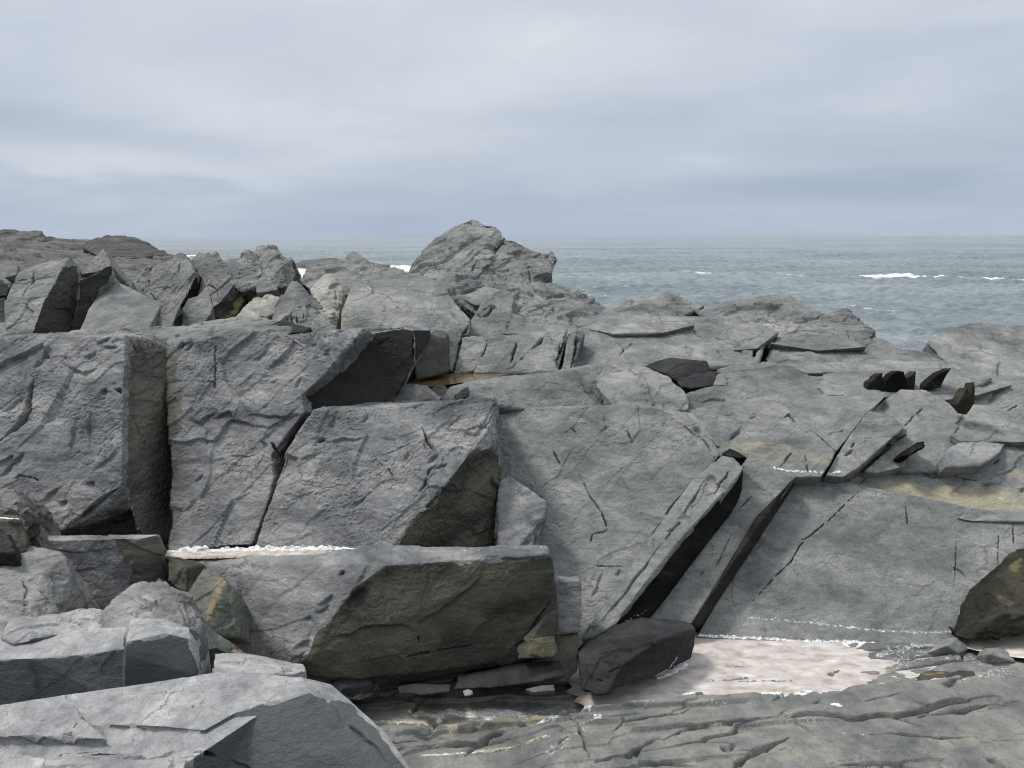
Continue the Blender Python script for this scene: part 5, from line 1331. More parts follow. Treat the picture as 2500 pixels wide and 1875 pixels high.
rock('rock_slab', 'low hump shelf with a pale back, right of the charcoal boulders', 'slab', 'ridge', 'smooth', [
    ('h', V((1630, 975, 8.3), (1650, 1040, 8.1), (1720, 960, 8.35), (1790, 950, 8.4), (1850, 902, 8.75), (1888, 886, 8.9), (1925, 890, 8.85), (1962, 906, 8.75), (2012, 935, 8.5), (2060, 960, 8.3), (1990, 1005, 8.15), (1800, 1035, 8.05), (1690, 1045, 8.05)), (0, 0.5, -0.4), 0.95)],
    amp=1.7, cracks=[([(2000, 925), (2014, 908)], 4, 40), ([(1880, 945), (1890, 970)], 2, 6), ([(1950, 940), (1960, 970)], 2, 6), ([(1700, 985), (1740, 975), (1840, 985)], 3, 7)], stains=[('salt', [(1895, 898), (1905, 902)], 9, 0.5)])
rock('rock_slab', 'grey shelf behind the row of black notch pieces', 'slab', 'plate', 'smooth', [
    ('h', V((1990, 940, 8.5), (2010, 915, 8.75), (2100, 910, 8.8), (2200, 902, 8.9), (2262, 905, 8.9), (2330, 905, 8.9), (2420, 925, 8.6), (2350, 960, 8.3), (2150, 970, 8.15), (2020, 965, 8.15)), (0, 0.5, -0.4), 0.95)], amp=1.6,
    cracks=[([(1995, 925), (2015, 910)], 4, 14)])
rock('rock_shard', 'leftmost of three black pieces painting the shade of the triangular notches', 'shard', 'jet', 'flat', [
    ('p', V((2116, 947, 8.26), (2126, 931, 8.26), (2137, 927, 8.26), (2143, 917, 8.26), (2155, 910, 8.26), (2154, 930, 8.26), (2151, 954, 8.26)), (0, 0.15, -0.02), 0.97)], amp=0.1, vox=0.5)  # black piece in place of a shaded notch
rock('rock_shard', 'broad middle one of three black pieces painting the shade of the triangular notches', 'shard', 'jet', 'flat', [
    ('p', V((2149, 953, 8.24), (2163, 930, 8.24), (2178, 913, 8.24), (2193, 905, 8.24), (2207, 907, 8.24), (2211, 922, 8.24), (2217, 950, 8.24), (2200, 953, 8.24), (2183, 964, 8.24), (2166, 958, 8.24)), (0, 0.15, -0.02), 0.97)], amp=0.1, vox=0.5)  # its black is the painted shade of the middle notch
rock('rock_shard', 'sharp right one of three black pieces painting the shade of the triangular notches', 'shard', 'jet_olive', 'flat', [
    ('p', V((2207, 925, 8.25), (2224, 917, 8.25), (2237, 905, 8.25), (2235, 935, 8.25), (2231, 959, 8.25), (2213, 951, 8.25)), (0, 0.15, -0.02), 0.97)], amp=0.1, vox=0.5)  # shade of the right notch, put in as dark colour
rock('rock_shard', 'lone black blade-shaped piece painting a shaded notch, beside the three black notch pieces', 'shard', 'jet', 'flat', [
    ('p', V((2248, 955, 8.25), (2270, 931, 8.25), (2294, 911, 8.25), (2306, 906, 8.25), (2324, 898, 8.25), (2311, 916, 8.25), (2296, 946, 8.25)), (0, 0.15, -0.02), 0.97)], amp=0.1, vox=0.5)  # black piece standing for a dark opening
rock('rock_slab', 'smooth grey plate at the right edge under the striped outcrop', 'slab', 'plate', 'smooth', [
    ('h', V((2230, 960, 8.4), (2330, 945, 8.5), (2430, 930, 8.65), (2520, 920, 8.75), (3050, 930, 8.7), (3050, 1100, 7.9), (2500, 1075, 8.0), (2400, 1030, 8.15), (2300, 1000, 8.2)), (0, 0.5, -0.35), 0.95)],
    amp=1.6, cracks=[([(2438, 940), (2420, 970), (2405, 990)], 3, 11), ([(2260, 955), (2350, 940), (2460, 928)], 3, 8), ([(2490, 985), (2450, 1010)], 2, 6)])
rock('rock_shard', 'dark brown two-pointed shard standing in a joint near the right edge', 'shard', 'jet_olive', 'flat', [
    ('p', V((2338, 989, 7.74), (2349, 968, 7.74), (2362, 946, 7.74), (2366, 960, 7.74), (2370, 963, 7.74), (2374, 946, 7.74), (2379, 932, 7.74), (2381, 955, 7.74), (2378, 986, 7.74), (2369, 1001, 7.74), (2359, 1013, 7.74), (2349, 1001, 7.74)), (0, 0.15, -0.02), 0.97)], amp=0.1, vox=0.5)
# ---------------- the plates right of centre, second row
pl2 = plane(1950, 1130, 7.35, (-0.12, -0.58, 0.80))
rock('rock_plate', 'wide grey-yellow plate with an ochre band above the white salt line', 'plate', 'plate', 'smooth', [
    ('h', [pl2(1640, 1030), pl2(1670, 1000), pl2(1760, 984), pl2(1900, 975), pl2(1965, 1035), pl2(2040, 1103), pl2(2030, 1125), pl2(2005, 1165), pl2(1890, 1165), pl2(1790, 1135), pl2(1700, 1080)], (0, 0.4, -0.35), 0.95)],
    amp=1.1, cracks=[([(1655, 1016), (1688, 1003)], 6, 50), ([(1805, 1040), (1780, 1075)], 3, 12), ([(1915, 985), (1925, 1012), (1950, 1016)], 2.5, 8), ([(1830, 1022), (1848, 1015)], 2, 6), ([(1940, 1095), (1905, 1140)], 2, 6), ([(1965, 1110), (1975, 1160)], 2, 6)],
    stains=[('ochre', [(1790, 1085), (1850, 1085), (1920, 1092)], 18, 0.9), ('ochre', [(1800, 1108), (1930, 1115), (2010, 1125)], 46, 0.75), ('salt', [(1890, 1142), (1940, 1150), (2010, 1152)], 7, 0.75)])
rock('rock_plate', 'darker wedge-shaped plate pointing down into the V above the salt line', 'plate', 'plate', 'smooth', [
    ('h', V((1905, 985, 8.0), (1945, 968, 8.15), (2020, 958, 8.25), (2100, 950, 8.3), (2165, 966, 8.1), (2122, 1002, 7.85), (2042, 1102, 7.42), (1998, 1068, 7.6), (1960, 1030, 7.75)), (0, 0.35, -0.3), 0.95)],
    amp=1.1, cracks=[([(2005, 1068), (2000, 1075)], 4, 12)], stains=[('dark', [(2025, 1085), (2040, 1100)], 16, 0.35)])
pl3 = plane(2060, 1140, 7.32, (-0.10, -0.58, 0.80))
rock('rock_plate', 'upright grey plate right of the long clean crack above the salt line', 'plate', 'plate', 'smooth', [
    ('h', [pl3(2012, 1162), pl3(2044, 1108), pl3(2080, 1060), pl3(2122, 1002), pl3(2170, 1010), pl3(2206, 1045), pl3(2122, 1112), pl3(2098, 1140), pl3(2060, 1165)], (0, 0.3, -0.3), 0.95)],
    amp=1.0, cracks=[([(2090, 1075), (2075, 1095)], 2.5, 8), ([(2060, 1115), (2085, 1095)], 2.5, 8)],
    stains=[('ochre', [(2035, 1115), (2010, 1150)], 12, 1.0), ('salt', [(2020, 1155), (2050, 1150), (2085, 1158)], 6, 0.8)])
pl4 = plane(2250, 1050, 7.8, (-0.10, -0.56, 0.80))
rock('rock_plate', 'pale square plate split by a thin diagonal crack, left of the two-pointed shard', 'plate', 'plate', 'smooth', [
    ('h', [pl4(2126, 1002), pl4(2165, 968), pl4(2200, 946), pl4(2260, 950), pl4(2340, 992), pl4(2355, 1010), pl4(2322, 1046), pl4(2310, 1100), pl4(2290, 1150), pl4(2200, 1150), pl4(2206, 1046)], (0, 0.35, -0.3), 0.95)],
    amp=1.1, cracks=[([(2258, 990), (2230, 1015), (2205, 1042)], 2.5, 9), ([(2165, 972), (2143, 998)], 3, 12), ([(2358, 1012), (2330, 1035)], 3, 12)])
rock('rock_shard', 'long brown stepped shard in the joint below the pale square plate', 'shard', 'olive', 'rough', [
    ('p', V((2118, 1116, 7.37), (2128, 1098, 7.45), (2160, 1070, 7.59), (2190, 1052, 7.67), (2206, 1044, 7.72), (2216, 1046, 7.72), (2216, 1062, 7.62), (2190, 1068, 7.57), (2182, 1084, 7.49), (2160, 1082, 7.47)), (0, 0.2, -0.1), 0.95)], amp=0.35)
rock('rock_shard', 'short black jagged shard under the long brown stepped shard', 'shard', 'jet', 'rough', [
    ('p', V((2203, 1113, 7.3), (2222, 1095, 7.38), (2242, 1080, 7.45), (2255, 1078, 7.46), (2258, 1090, 7.4), (2240, 1098, 7.35), (2222, 1112, 7.28)), (0, 0.2, -0.1), 0.95)], amp=0.35)
rock('rock_plate', 'small grey triangular plate in front of the short black jagged shard', 'plate', 'plate', 'smooth', [
    ('h', V((2110, 1150, 7.4), (2180, 1090, 7.6), (2215, 1085, 7.62), (2210, 1140, 7.42), (2140, 1155, 7.38)), (0, 0.25, -0.2), 0.95),
    ('h', V((2210, 1145, 7.52), (2240, 1098, 7.64), (2256, 1092, 7.68), (2280, 1145, 7.52)), (0, 0.25, -0.2), 0.95)], amp=0.9)
rock('rock_plate', 'layered grey plate with thin ledges at the right edge, right of the two-pointed shard', 'plate', 'plate', 'smooth', [
    ('h', V((2290, 1120, 7.5), (2312, 1060, 7.75), (2345, 1025, 7.9), (2378, 988, 8.1), (2400, 990, 8.1), (2460, 1015, 8.0), (2520, 1050, 7.85), (3050, 1100, 7.6), (3050, 1210, 7.3), (2480, 1190, 7.35), (2340, 1165, 7.4)), (0, 0.4, -0.35), 0.95)],
    amp=1.8, cracks=[([(2385, 1060), (2400, 1050)], 4, 12), ([(2430, 1055), (2455, 1042)], 5, 14), ([(2315, 1062), (2400, 1055), (2500, 1062)], 3, 8), ([(2335, 1035), (2420, 1040)], 3, 7), ([(2465, 1070), (2485, 1068)], 4, 12), ([(2480, 1075), (2430, 1130), (2400, 1150)], 2, 6)])
pl8 = plane(2350, 1220, 7.24, (-0.08, -0.58, 0.80))
rock('rock_plate', 'yellow-stained plate with fine slanting grooves above the great smooth plate', 'plate', 'plate', 'smooth', [
    ('h', [pl8(2060, 1178), pl8(2085, 1158), pl8(2150, 1122), pl8(2215, 1122), pl8(2370, 1135), pl8(2500, 1150), pl8(3050, 1175), pl8(3050, 1290), pl8(2500, 1275), pl8(2345, 1275), pl8(2260, 1250), pl8(2120, 1215)], (0, 0.4, -0.3), 0.95)],
    amp=1.0, cracks=[([(2357, 1142), (2348, 1175), (2320, 1205)], 3, 10), ([(2430, 1140), (2400, 1190), (2382, 1215)], 4, 12), ([(2145, 1150), (2175, 1138), (2205, 1130)], 5, 14), ([(2095, 1185), (2130, 1150)], 2, 7), ([(2490, 1200), (2500, 1190)], 3, 9), ([(2210, 1130), (2290, 1125), (2360, 1138)], 2, 6)],
    stains=[('ochre', [(2200, 1195), (2300, 1215), (2400, 1235), (2500, 1240)], 80, 1.05), ('ochre', [(2070, 1175), (2120, 1150)], 26, 1.0), ('ochre', [(2400, 1168), (2500, 1160)], 22, 0.9), ('salt', [(2435, 1212), (2460, 1220)], 8, 0.5)])

# ---------------- lesser beds between the big plates
BEDS = [
    ('thin pale bed along the upper rim of the broad blue-grey plate', 'plate', [(1340, 1018, 7.70), (1400, 1006, 7.8), (1480, 1000, 7.86), (1600, 996, 7.86), (1692, 1008, 7.76), (1762, 1092, 7.28), (1705, 1064, 7.42), (1600, 1032, 7.58), (1480, 1026, 7.64)]),
    ('low stepped bed in front of the hump shelf, right of the rounded knob', 'ridge', [(1690, 1012, 7.98), (1740, 988, 8.12), (1850, 976, 8.22), (1920, 962, 8.32), (2012, 946, 8.5), (2006, 964, 8.32), (1905, 992, 8.06), (1780, 1014, 7.9)]),
    ('narrow bed under the sea gap, upper one of the low shelf', 'ridge', [(1880, 900, 9.1), (2000, 886, 9.3), (2130, 876, 9.4), (2290, 884, 9.3), (2310, 900, 9.1), (2080, 906, 9.02), (1900, 914, 8.92)]),
    ('broken bed with a dark front edge under the low shelf, behind the black notch pieces', 'ridge', [(1960, 930, 8.7), (2060, 912, 8.9), (2190, 898, 9.05), (2330, 902, 9.0), (2300, 918, 8.85), (2080, 932, 8.66), (1980, 944, 8.55)]),
    ('upper grey ledge of the layered plate at the right edge', 'plate', [(2322, 1062, 7.72), (2400, 1036, 7.88), (2500, 1046, 7.84), (2950, 1056, 7.84), (2950, 1086, 7.6), (2450, 1078, 7.62), (2345, 1078, 7.62)]),
    ('lower darker ledge of the layered plate at the right edge', 'purple', [(2302, 1118, 7.44), (2322, 1092, 7.58), (2380, 1066, 7.72), (2462, 1072, 7.72), (2440, 1104, 7.5), (2390, 1136, 7.34), (2310, 1140, 7.34)]),
    ('slanting bed across the smooth plate under the striped outcrop', 'plate', [(2236, 966, 8.28), (2330, 950, 8.4), (2404, 944, 8.5), (2470, 940, 8.55), (2390, 964, 8.28), (2290, 980, 8.16)]),
    ('raised slab low on the front of the smooth grey ridge plates', 'ridge', [(1425, 800, 10.1), (1470, 782, 10.3), (1540, 766, 10.55), (1640, 772, 10.45), (1702, 792, 10.15), (1620, 812, 9.9), (1500, 816, 9.85)]),
    ('tilted slab in the middle of the right-hand ridge, below its rugged crest', 'ridge', [(1690, 830, 9.95), (1760, 792, 10.35), (1850, 790, 10.35), (1900, 812, 10.05), (1850, 850, 9.6), (1740, 860, 9.55)]),
    ('small tilted slab at the low right end of the right-hand ridge', 'ridge', [(1880, 838, 9.82), (1960, 812, 10.12), (2060, 820, 10.02), (2120, 846, 9.72), (2000, 856, 9.58)]),
    ('stepped slab on the flank between the highest peak and the right-hand ridge', 'ridge', [(1262, 812, 10.0), (1330, 786, 10.3), (1410, 798, 10.15), (1405, 826, 9.78), (1320, 838, 9.6)]),
    ('upper stepped slab on the right flank of the highest peak', 'ridge', [(1290, 700, 11.9), (1345, 690, 12.1), (1400, 722, 11.8), (1380, 745, 11.4), (1310, 735, 11.45)]),
    ('flat slab at the foot of the highest peak, above the cracked grey plate', 'ridge', [(1120, 722, 10.7), (1180, 700, 11.1), (1260, 715, 10.9), (1250, 740, 10.55), (1160, 745, 10.4)]),
]
for lab, m_, pts in BEDS:
    rock('rock_slab', lab, 'slab', m_, 'face', [('h', V(*[(x, y, d - 0.05) for x, y, d in pts]), (0, 0.3, -0.25), 0.95)], amp=1.3, vox=1.0)

# ---------------- the great plates
pA = plane(1500, 1450, 6.28, (-0.12, -0.60, 0.79))
rock('rock_plate', 'broad blue-grey sloping plate in the middle, left of the two dark diagonal grooves', 'plate', 'plate', 'smooth', [
    ('h', [pA(1200, 1010), pA(1240, 1000), pA(1300, 1000), pA(1400, 1010), pA(1500, 990), pA(1600, 995), pA(1700, 1030), pA(1762, 1104), pA(1735, 1130), pA(1690, 1185), pA(1620, 1275), pA(1590, 1310), pA(1540, 1400), pA(1440, 1560), pA(1395, 1600), pA(1330, 1560), pA(1260, 1400), pA(1200, 1300)], (0, 0.55, -0.35), 0.95)],
    vox=0.95, amp=1.3, cracks=[([(1415, 1155), (1440, 1210), (1470, 1250), (1482, 1290), (1470, 1298), (1445, 1302), (1440, 1340), (1432, 1360)], 2.5, 9), ([(1440, 1380), (1530, 1378)], 2, 6), ([(1470, 1390), (1455, 1430), (1440, 1465)], 3, 10), ([(1500, 1400), (1510, 1385)], 3, 9),
            ([(1350, 1100), (1370, 1140)], 2, 6), ([(1690, 1040), (1715, 1055)], 4, 12), ([(1530, 1050), (1545, 1085)], 2, 6), ([(1470, 1010), (1480, 1040), (1465, 1060)], 3, 8), ([(1395, 1045), (1410, 1060)], 2, 6), ([(1640, 1020), (1720, 1075), (1765, 1103)], 2.5, 8), ([(1775, 1108), (1722, 1150), (1688, 1185), (1622, 1262), (1592, 1300)], 5, 30)],
    stains=[('dark', [(1260, 1180), (1320, 1230), (1310, 1330)], 70, 0.36), ('ochre', [(1250, 1120), (1330, 1140)], 26, 0.45), ('dark', [(1225, 1100), (1240, 1160)], 30, 0.42)])
rock('rock_block', 'dark purple corner rock between the central cliff block and the broad sloping plate', 'block', 'purple', 'rough', [
    ('h', V((1216, 1180, 6.7), (1240, 1160, 6.75), (1290, 1200, 6.6), (1330, 1228, 6.55), (1325, 1265, 6.45), (1310, 1345, 6.25), (1215, 1350, 6.2)), (0, 0.4, -0.3), 0.95)],
    amp=0.8, stains=[('dark', [(1230, 1200), (1250, 1320)], 60, 0.36)], cracks=[([(1325, 1265), (1305, 1300), (1300, 1340)], 4, 14)])
rock('rock_slab', 'long light diagonal rib with a black right side, cutting across the grey plates', 'slab', 'plate', 'rough', [
    ('h', [pA(1764, 1112, -0.03), pA(1790, 1118, -0.03), pA(1816, 1142, -0.06), pA(1800, 1165, -0.09), pA(1745, 1222, -0.11), pA(1640, 1335, -0.12), pA(1560, 1440, -0.11), pA(1505, 1525, -0.07), pA(1480, 1545, -0.05), pA(1425, 1560, -0.03), pA(1430, 1545, -0.03), pA(1500, 1460, -0.05), pA(1590, 1330, -0.05), pA(1592, 1308, -0.05), pA(1625, 1262, -0.05), pA(1690, 1180, -0.04)], (-0.02, 0.25, -0.22), 0.99)],
    vox=1.1, amp=0.55, cracks=[([(1725, 1168), (1700, 1212), (1650, 1285), (1610, 1330)], 4, 24), ([(1782, 1152), (1745, 1205)], 4, 24), ([(1612, 1330), (1560, 1400), (1500, 1480), (1450, 1540)], 6, 34), ([(1592, 1310), (1600, 1340)], 3, 9), ([(1615, 1270), (1640, 1290)], 2.5, 8)])
rock('rock_shard', 'black piece painting the shaded notch at the upper end of the long light rib', 'shard', 'jet', 'flat', [
    ('h', [pA(1764, 1106, -0.02), pA(1782, 1094, 0.02), pA(1800, 1102, 0.0), pA(1826, 1118, 0.0), pA(1800, 1118, -0.03), pA(1775, 1114, -0.04)], (0, 0.15, -0.1), 0.95)], amp=0.2, vox=0.7)  # shade of the notch, added as a black piece
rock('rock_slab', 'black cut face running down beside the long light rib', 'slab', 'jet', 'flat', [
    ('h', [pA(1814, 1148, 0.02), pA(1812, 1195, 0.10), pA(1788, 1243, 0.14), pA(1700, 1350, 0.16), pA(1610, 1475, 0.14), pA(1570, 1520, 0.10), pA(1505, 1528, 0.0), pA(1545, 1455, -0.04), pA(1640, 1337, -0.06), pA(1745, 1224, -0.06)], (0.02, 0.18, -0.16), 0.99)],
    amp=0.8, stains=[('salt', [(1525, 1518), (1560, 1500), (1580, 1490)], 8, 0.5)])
pC = plane(1700, 1450, 6.42, (-0.10, -0.60, 0.79))
rock('rock_plate', 'narrow grey plate between the two dark diagonal grooves', 'plate', 'plate', 'smooth', [
    ('h', [pC(1815, 1142), pC(1860, 1138), pC(1942, 1164), pC(1900, 1205), pC(1848, 1258), pC(1785, 1380), pC(1690, 1518), pC(1640, 1560), pC(1540, 1560), pC(1600, 1490), pC(1700, 1350), pC(1788, 1240), pC(1812, 1200)], (0, 0.3, -0.3), 0.98)],
    amp=0.9, cracks=[([(1840, 1205), (1800, 1245)], 2, 7), ([(1790, 1290), (1760, 1360), (1735, 1405)], 1.5, 5), ([(1720, 1390), (1708, 1412)], 1.5, 5)],
    stains=[('ochre', [(1715, 1370), (1735, 1375)], 16, 0.7), ('salt', [(1580, 1515), (1650, 1518)], 7, 0.5)])
pD = plane(2000, 1545, 6.3, (-0.04, -0.60, 0.80))
rock('rock_slab', 'dark olive cut face along the second diagonal groove', 'slab', 'jet_olive', 'flat', [
    ('h', [pC(1938, 1166, -0.03), pD(1943, 1182, -0.02), pD(1882, 1238, -0.03), pD(1832, 1325, -0.02), pD(1765, 1435, -0.02), pD(1712, 1530, -0.01), pC(1690, 1520, -0.03), pC(1785, 1382, -0.05), pC(1848, 1260, -0.05), pC(1900, 1207, -0.05)], (-0.02, 0.15, -0.15), 0.99)],
    amp=0.7)
rock('rock_plate', 'great smooth grey plate crossed by one long thin crack, right of the grooves', 'plate', 'plate', 'smooth', [
    ('h', [pD(1945, 1165), pD(1985, 1160), pD(2060, 1180), pD(2130, 1195), pD(2200, 1212), pD(2290, 1238), pD(2345, 1262), pD(2420, 1275), pD(2560, 1275), pD(2560, 1400), pD(2400, 1500), pD(2345, 1570), pD(2100, 1580), pD(1850, 1570), pD(1700, 1555), pD(1768, 1435), pD(1832, 1325), pD(1882, 1240), pD(1943, 1182)], (0, 0.6, -0.4), 0.97)],
    vox=0.95, amp=0.75, cracks=[([(2130, 1165), (2094, 1201), (2030, 1265), (1968, 1316), (1953, 1333), (1931, 1372), (1881, 1420), (1850, 1455), (1812, 1495)], 1.7, 18), ([(1968, 1316), (1952, 1320)], 2, 6),
            ([(2210, 1230), (2220, 1290)], 2, 5), ([(2338, 1300), (2335, 1340), (2330, 1420), (2335, 1450)], 1.5, 4), ([(2320, 1380), (2345, 1395), (2362, 1412)], 2, 6), ([(2362, 1430), (2390, 1470)], 1.5, 5), ([(2475, 1275), (2475, 1330)], 2, 5), ([(2440, 1270), (2435, 1400)], 1.2, 4)],
    stains=[('salt', [(1704, 1550), (1800, 1554), (1900, 1561), (1960, 1565), (2100, 1566)], 8, 0.85), ('salt', [(1830, 1508), (1900, 1513), (1980, 1520), (2060, 1529), (2150, 1538), (2240, 1544), (2330, 1542)], 7, 0.62),
            ('salt', [(1735, 1505), (1800, 1500)], 14, 0.34), ('ochre', [(1800, 1420), (1860, 1330)], 30, 0.35)])
rock('rock_slab', 'thin pale flagstone lying along the top right of the great smooth plate', 'slab', 'plate', 'flat', [
    ('h', [pD(2335, 1264, -0.015), pD(2380, 1247, 0.06), pD(2520, 1239, 0.06), pD(3050, 1237, 0.06), pD(3050, 1285, -0.02), pD(2480, 1272, -0.02), pD(2370, 1272, -0.02)], (0, 0.25, -0.2), 0.95)], amp=1.5, cracks=[([(2350, 1260), (2400, 1258)], 3, 8)])
rock('rock_block', 'dark mossy black rock at the right edge beside the great smooth plate', 'block', 'jet_olive', 'rough', [
    ('h', V((2520, 1330, 6.75), (2490, 1350, 6.7), (2440, 1400, 6.5), (2400, 1450, 6.35), (2380, 1492, 6.25), (2330, 1552, 6.12), (2365, 1562, 6.05), (2460, 1533, 6.1), (2520, 1512, 6.1), (3050, 1480, 6.1), (3050, 1330, 6.6), (2440, 1500, 6.1)), (0, 0.4, -0.1), 0.95)],
    amp=0.8, stains=[('ochre', [(2470, 1390), (2490, 1370)], 20, 0.8), ('ochre', [(2440, 1460), (2460, 1470)], 16, 0.6), ('dark', [(2420, 1500), (2470, 1490)], 30, 0.6)])
rock('rock', 'dark blocky ochre-topped stone in the lower right ledge step, left of its twin', 'rock', 'olive', 'face', [
    ('h', V((2248, 1645, 5.58), (2270, 1637, 5.68), (2318, 1640, 5.7), (2318, 1650, 5.63), (2290, 1672, 5.46), (2275, 1676, 5.44), (2250, 1662, 5.5)), (0, 0.08, -0.12), 1.0)], amp=0.7, stains=[('ochre', [(2260, 1640), (2300, 1642)], 8, 0.9)])
rock('rock', 'dark blocky stone in the lower right ledge step, right of its ochre-topped twin', 'rock', 'olive', 'face', [
    ('h', V((2320, 1645, 5.6), (2340, 1637, 5.7), (2378, 1640, 5.7), (2380, 1664, 5.53), (2335, 1674, 5.46), (2322, 1660, 5.53)), (0, 0.08, -0.12), 1.0)], amp=0.7)
rock('rock', 'smooth low grey hump beside the beige pool at the right edge', 'rock', 'plate', 'smooth', [
    ('h', V((2260, 1595, 6.01), (2300, 1562, 6.21), (2340, 1550, 6.28), (2370, 1560, 6.24), (2380, 1580, 6.11), (2340, 1595, 5.98), (2330, 1562, 6.06), (2310, 1576, 5.96)), (0, 0.1, -0.15), 1.0)], amp=0.5,
    stains=[('salt', [(2240, 1592), (2300, 1570)], 7, 0.5)])
rock('rock', 'rounded grey stone on the ledge below the beige pool', 'rock', 'plate', 'smooth', [
    ('h', V((2385, 1600, 5.96), (2400, 1580, 6.08), (2440, 1574, 6.14), (2475, 1595, 6.04), (2478, 1615, 5.88), (2420, 1618, 5.86), (2435, 1586, 5.92), (2415, 1596, 5.84)), (0, 0.1, -0.15), 1.0)], amp=0.5,
    stains=[('salt', [(2400, 1605), (2430, 1610)], 12, 0.45)])

# ---------------- far left headland and skerry
PRE['head'] = dict(und=(9, 0.9), bed=(1.5, 0.5), fac=(2.6, 0.5, 5.0), grn=(0.6, 0.15))
STRIKE_KEEP, PERP_KEEP = STRIKE.copy(), PERP.copy()
PERP[:] = np.array([0.05, -0.3, 1.0]) / np.linalg.norm([0.05, -0.3, 1.0])
STRIKE[:] = np.array([1.0, 0.1, 0.12]) / np.linalg.norm([1.0, 0.1, 0.12])
rock('headland', 'low layered brown-grey headland running out into the sea at far left', 'headland', 'brown', 'head', [
    ('h', V((-900, 600, 92), (0, 590, 92), (110, 584, 92), (240, 584, 92), (330, 596, 88), (395, 617, 82), (440, 626, 78), (470, 645, 66), (470, 720, 45), (300, 730, 42), (-900, 740, 40)), (0, 4, -6), 0.98),
    ('h', V((-900, 556, 90), (0, 563, 88), (25, 560, 88), (102, 560, 88), (116, 586, 87), (90, 604, 84), (-900, 606, 82)), (0, 5, -3), 0.97)], vox=1.2, amp=0.5, kind='structure')
rock('rock_outcrop', 'dark hump of rock on the crest of the far left headland', 'outcrop', 'brown_dark', 'head', [
    ('h', V((200, 606, 72), (215, 590, 73), (235, 580, 74), (258, 576, 75), (300, 578, 75), (335, 588, 74), (372, 602, 72), (410, 622, 70), (330, 630, 66), (240, 626, 66)), (0, 6, -3), 0.9)], amp=0.3)
rock('rock_outcrop', 'low brown skerry in the sea behind the left ridge', 'outcrop', 'brown', 'head', [
    ('h', V((690, 648, 200), (735, 640, 215), (790, 634, 220), (830, 635, 220), (862, 642, 215), (840, 652, 190), (700, 655, 185)), (0, 6, -6), 0.95)], amp=0.5)
rock('rock_outcrop', 'tiny brown skerry glimpsed between the pointed shards', 'outcrop', 'brown', 'head', [
    ('h', V((545, 640, 210), (560, 630, 220), (580, 630, 220), (600, 645, 205), (560, 655, 190)), (0, 6, -6), 0.95)], amp=0.4)
STRIKE[:] = STRIKE_KEEP
PERP[:] = PERP_KEEP

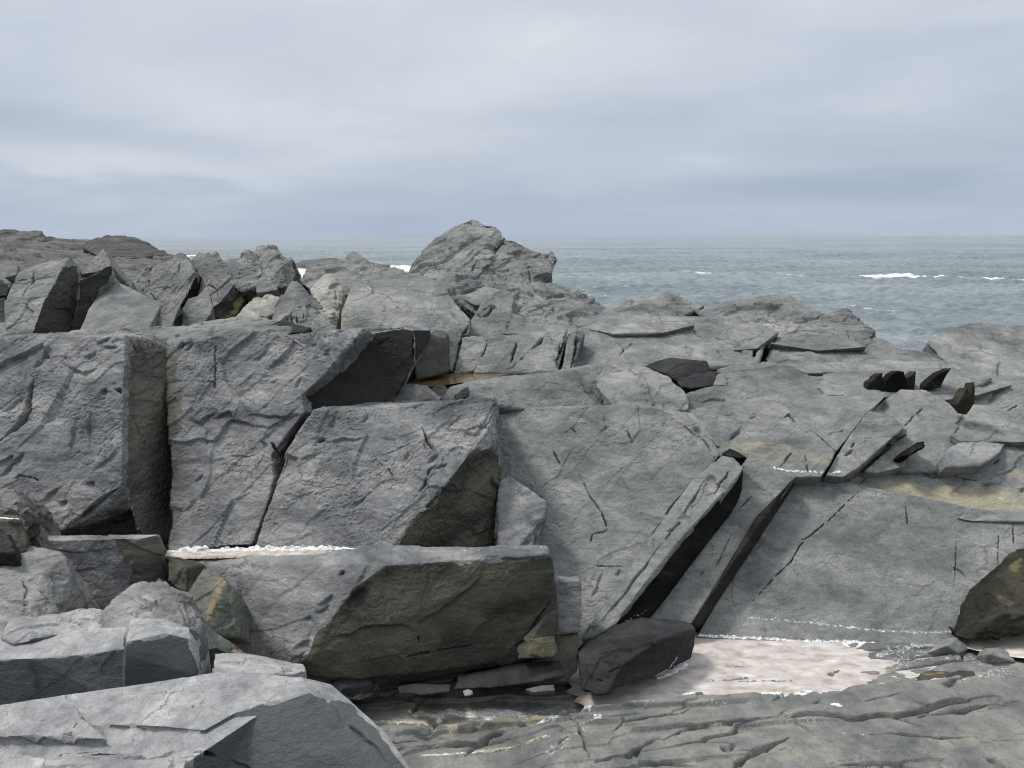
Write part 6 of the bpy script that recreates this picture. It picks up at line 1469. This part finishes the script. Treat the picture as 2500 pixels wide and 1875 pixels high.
# ------------------------------------------------------------------ salt and foam crusts, pebbles
def crust(name, label, path, width, height, mat, d_off=0.0, res=0.006, lump=0.03, z=None, seed=1, lo=0.08):
    """a low lumpy bank following a pixel path on level z: a real heap with its own thickness"""
    P = np.array([Z(x, y, z) for x, y in path])
    seg = np.linalg.norm(np.diff(P, axis=0), axis=1)
    s = np.concatenate([[0], np.cumsum(seg)])
    n = int(s[-1] / res) + 2
    t = np.linspace(0, s[-1], n)
    C = np.stack([np.interp(t, s, P[:, k]) for k in range(3)], 1)
    T = np.gradient(C, axis=0); T /= np.linalg.norm(T, axis=1)[:, None]
    Nn = np.stack([-T[:, 1], T[:, 0], 0 * T[:, 0]], 1)
    m = 22
    v = np.linspace(-1, 1, m)
    taper = smooth01(np.minimum(t, s[-1] - t) / (0.15 * s[-1]))
    X = C[:, None, :] + Nn[:, None, :] * (v[None, :, None] * width * (0.75 + 0.5 * taper)[:, None, None])
    q = X.reshape(-1, 3)
    h = (1 - v ** 2)[None, :].repeat(n, 0) * (0.25 + 0.75 * taper)[:, None]
    nz = (0.5 if lo > 0 else 0.25) + 0.7 * fbm(q / lump + seed * 5, 4, 0.6) + 0.7 * fbm(q / (lump * 7) + seed, 2)
    zz = height * h.ravel() * np.clip(nz, lo, 1.15) - 0.012 * (np.abs(v)[None, :].repeat(n, 0).ravel() > 0.98)
    q = q.copy()
    q[:, 2] += zz - 0.003
    q[:, :2] += 0.4 * lump * np.stack([perlin(q / lump + 3), perlin(q / lump + 13)], 1)
    base = q.mean(0); base[2] = q[:, 2].min()
    idx = np.arange(n * m).reshape(n, m)
    f = np.stack([idx[:-1, :-1], idx[1:, :-1], idx[1:, 1:], idx[:-1, 1:]], -1).reshape(-1, 4)
    me = bpy.data.meshes.new(name)
    me.from_pydata([tuple(p) for p in (q - base)], [], [tuple(int(i) for i in a) for a in f])
    bm = bmesh.new(); bm.from_mesh(me)
    bmesh.ops.recalc_face_normals(bm, faces=bm.faces[:])
    if sum(fc.normal.z for fc in bm.faces) < 0:
        bmesh.ops.reverse_faces(bm, faces=bm.faces[:])
    bm.to_mesh(me); bm.free()
    me.polygons.foreach_set('use_smooth', np.ones(len(me.polygons), bool))
    me.materials.append(mat)
    ob = bpy.data.objects.new(name, me)
    ob.location = base
    COL.objects.link(ob)
    ob['label'] = label
    ob['category'] = 'salt crust' if 'salt' in name else 'foam'
    ob['kind'] = 'stuff'
    return ob


crust('salt_crust', 'frilly white salt crust along the foot of the tall grey cliff block', [(402, 1346), (520, 1343), (640, 1340), (760, 1340), (870, 1340)], 0.024, 0.030, M['salt'], z=0.655, seed=2, lump=0.034, res=0.004)
crust('salt_crust', 'flat cream salt film on the shelf in front of the frilly white salt crust', [(395, 1352), (520, 1350), (640, 1347), (760, 1346), (840, 1345)], 0.05, 0.010, M['cream_salt'], z=0.652, seed=3)
crust('sea_foam', 'bright white foam patch at the right end of the pink tide pool', [(2048, 1565), (2090, 1567), (2140, 1566)], 0.09, 0.012, M['salt'], z=-0.213, seed=5, lo=-0.5)
crust('sea_foam', 'thin white foam rim under the black boulder in the tide pool', [(1598, 1652), (1640, 1636), (1675, 1618)], 0.022, 0.015, M['salt'], z=-0.2, seed=6)

print('rock verts', TOTAL[0], 'objects', len(bpy.data.objects))
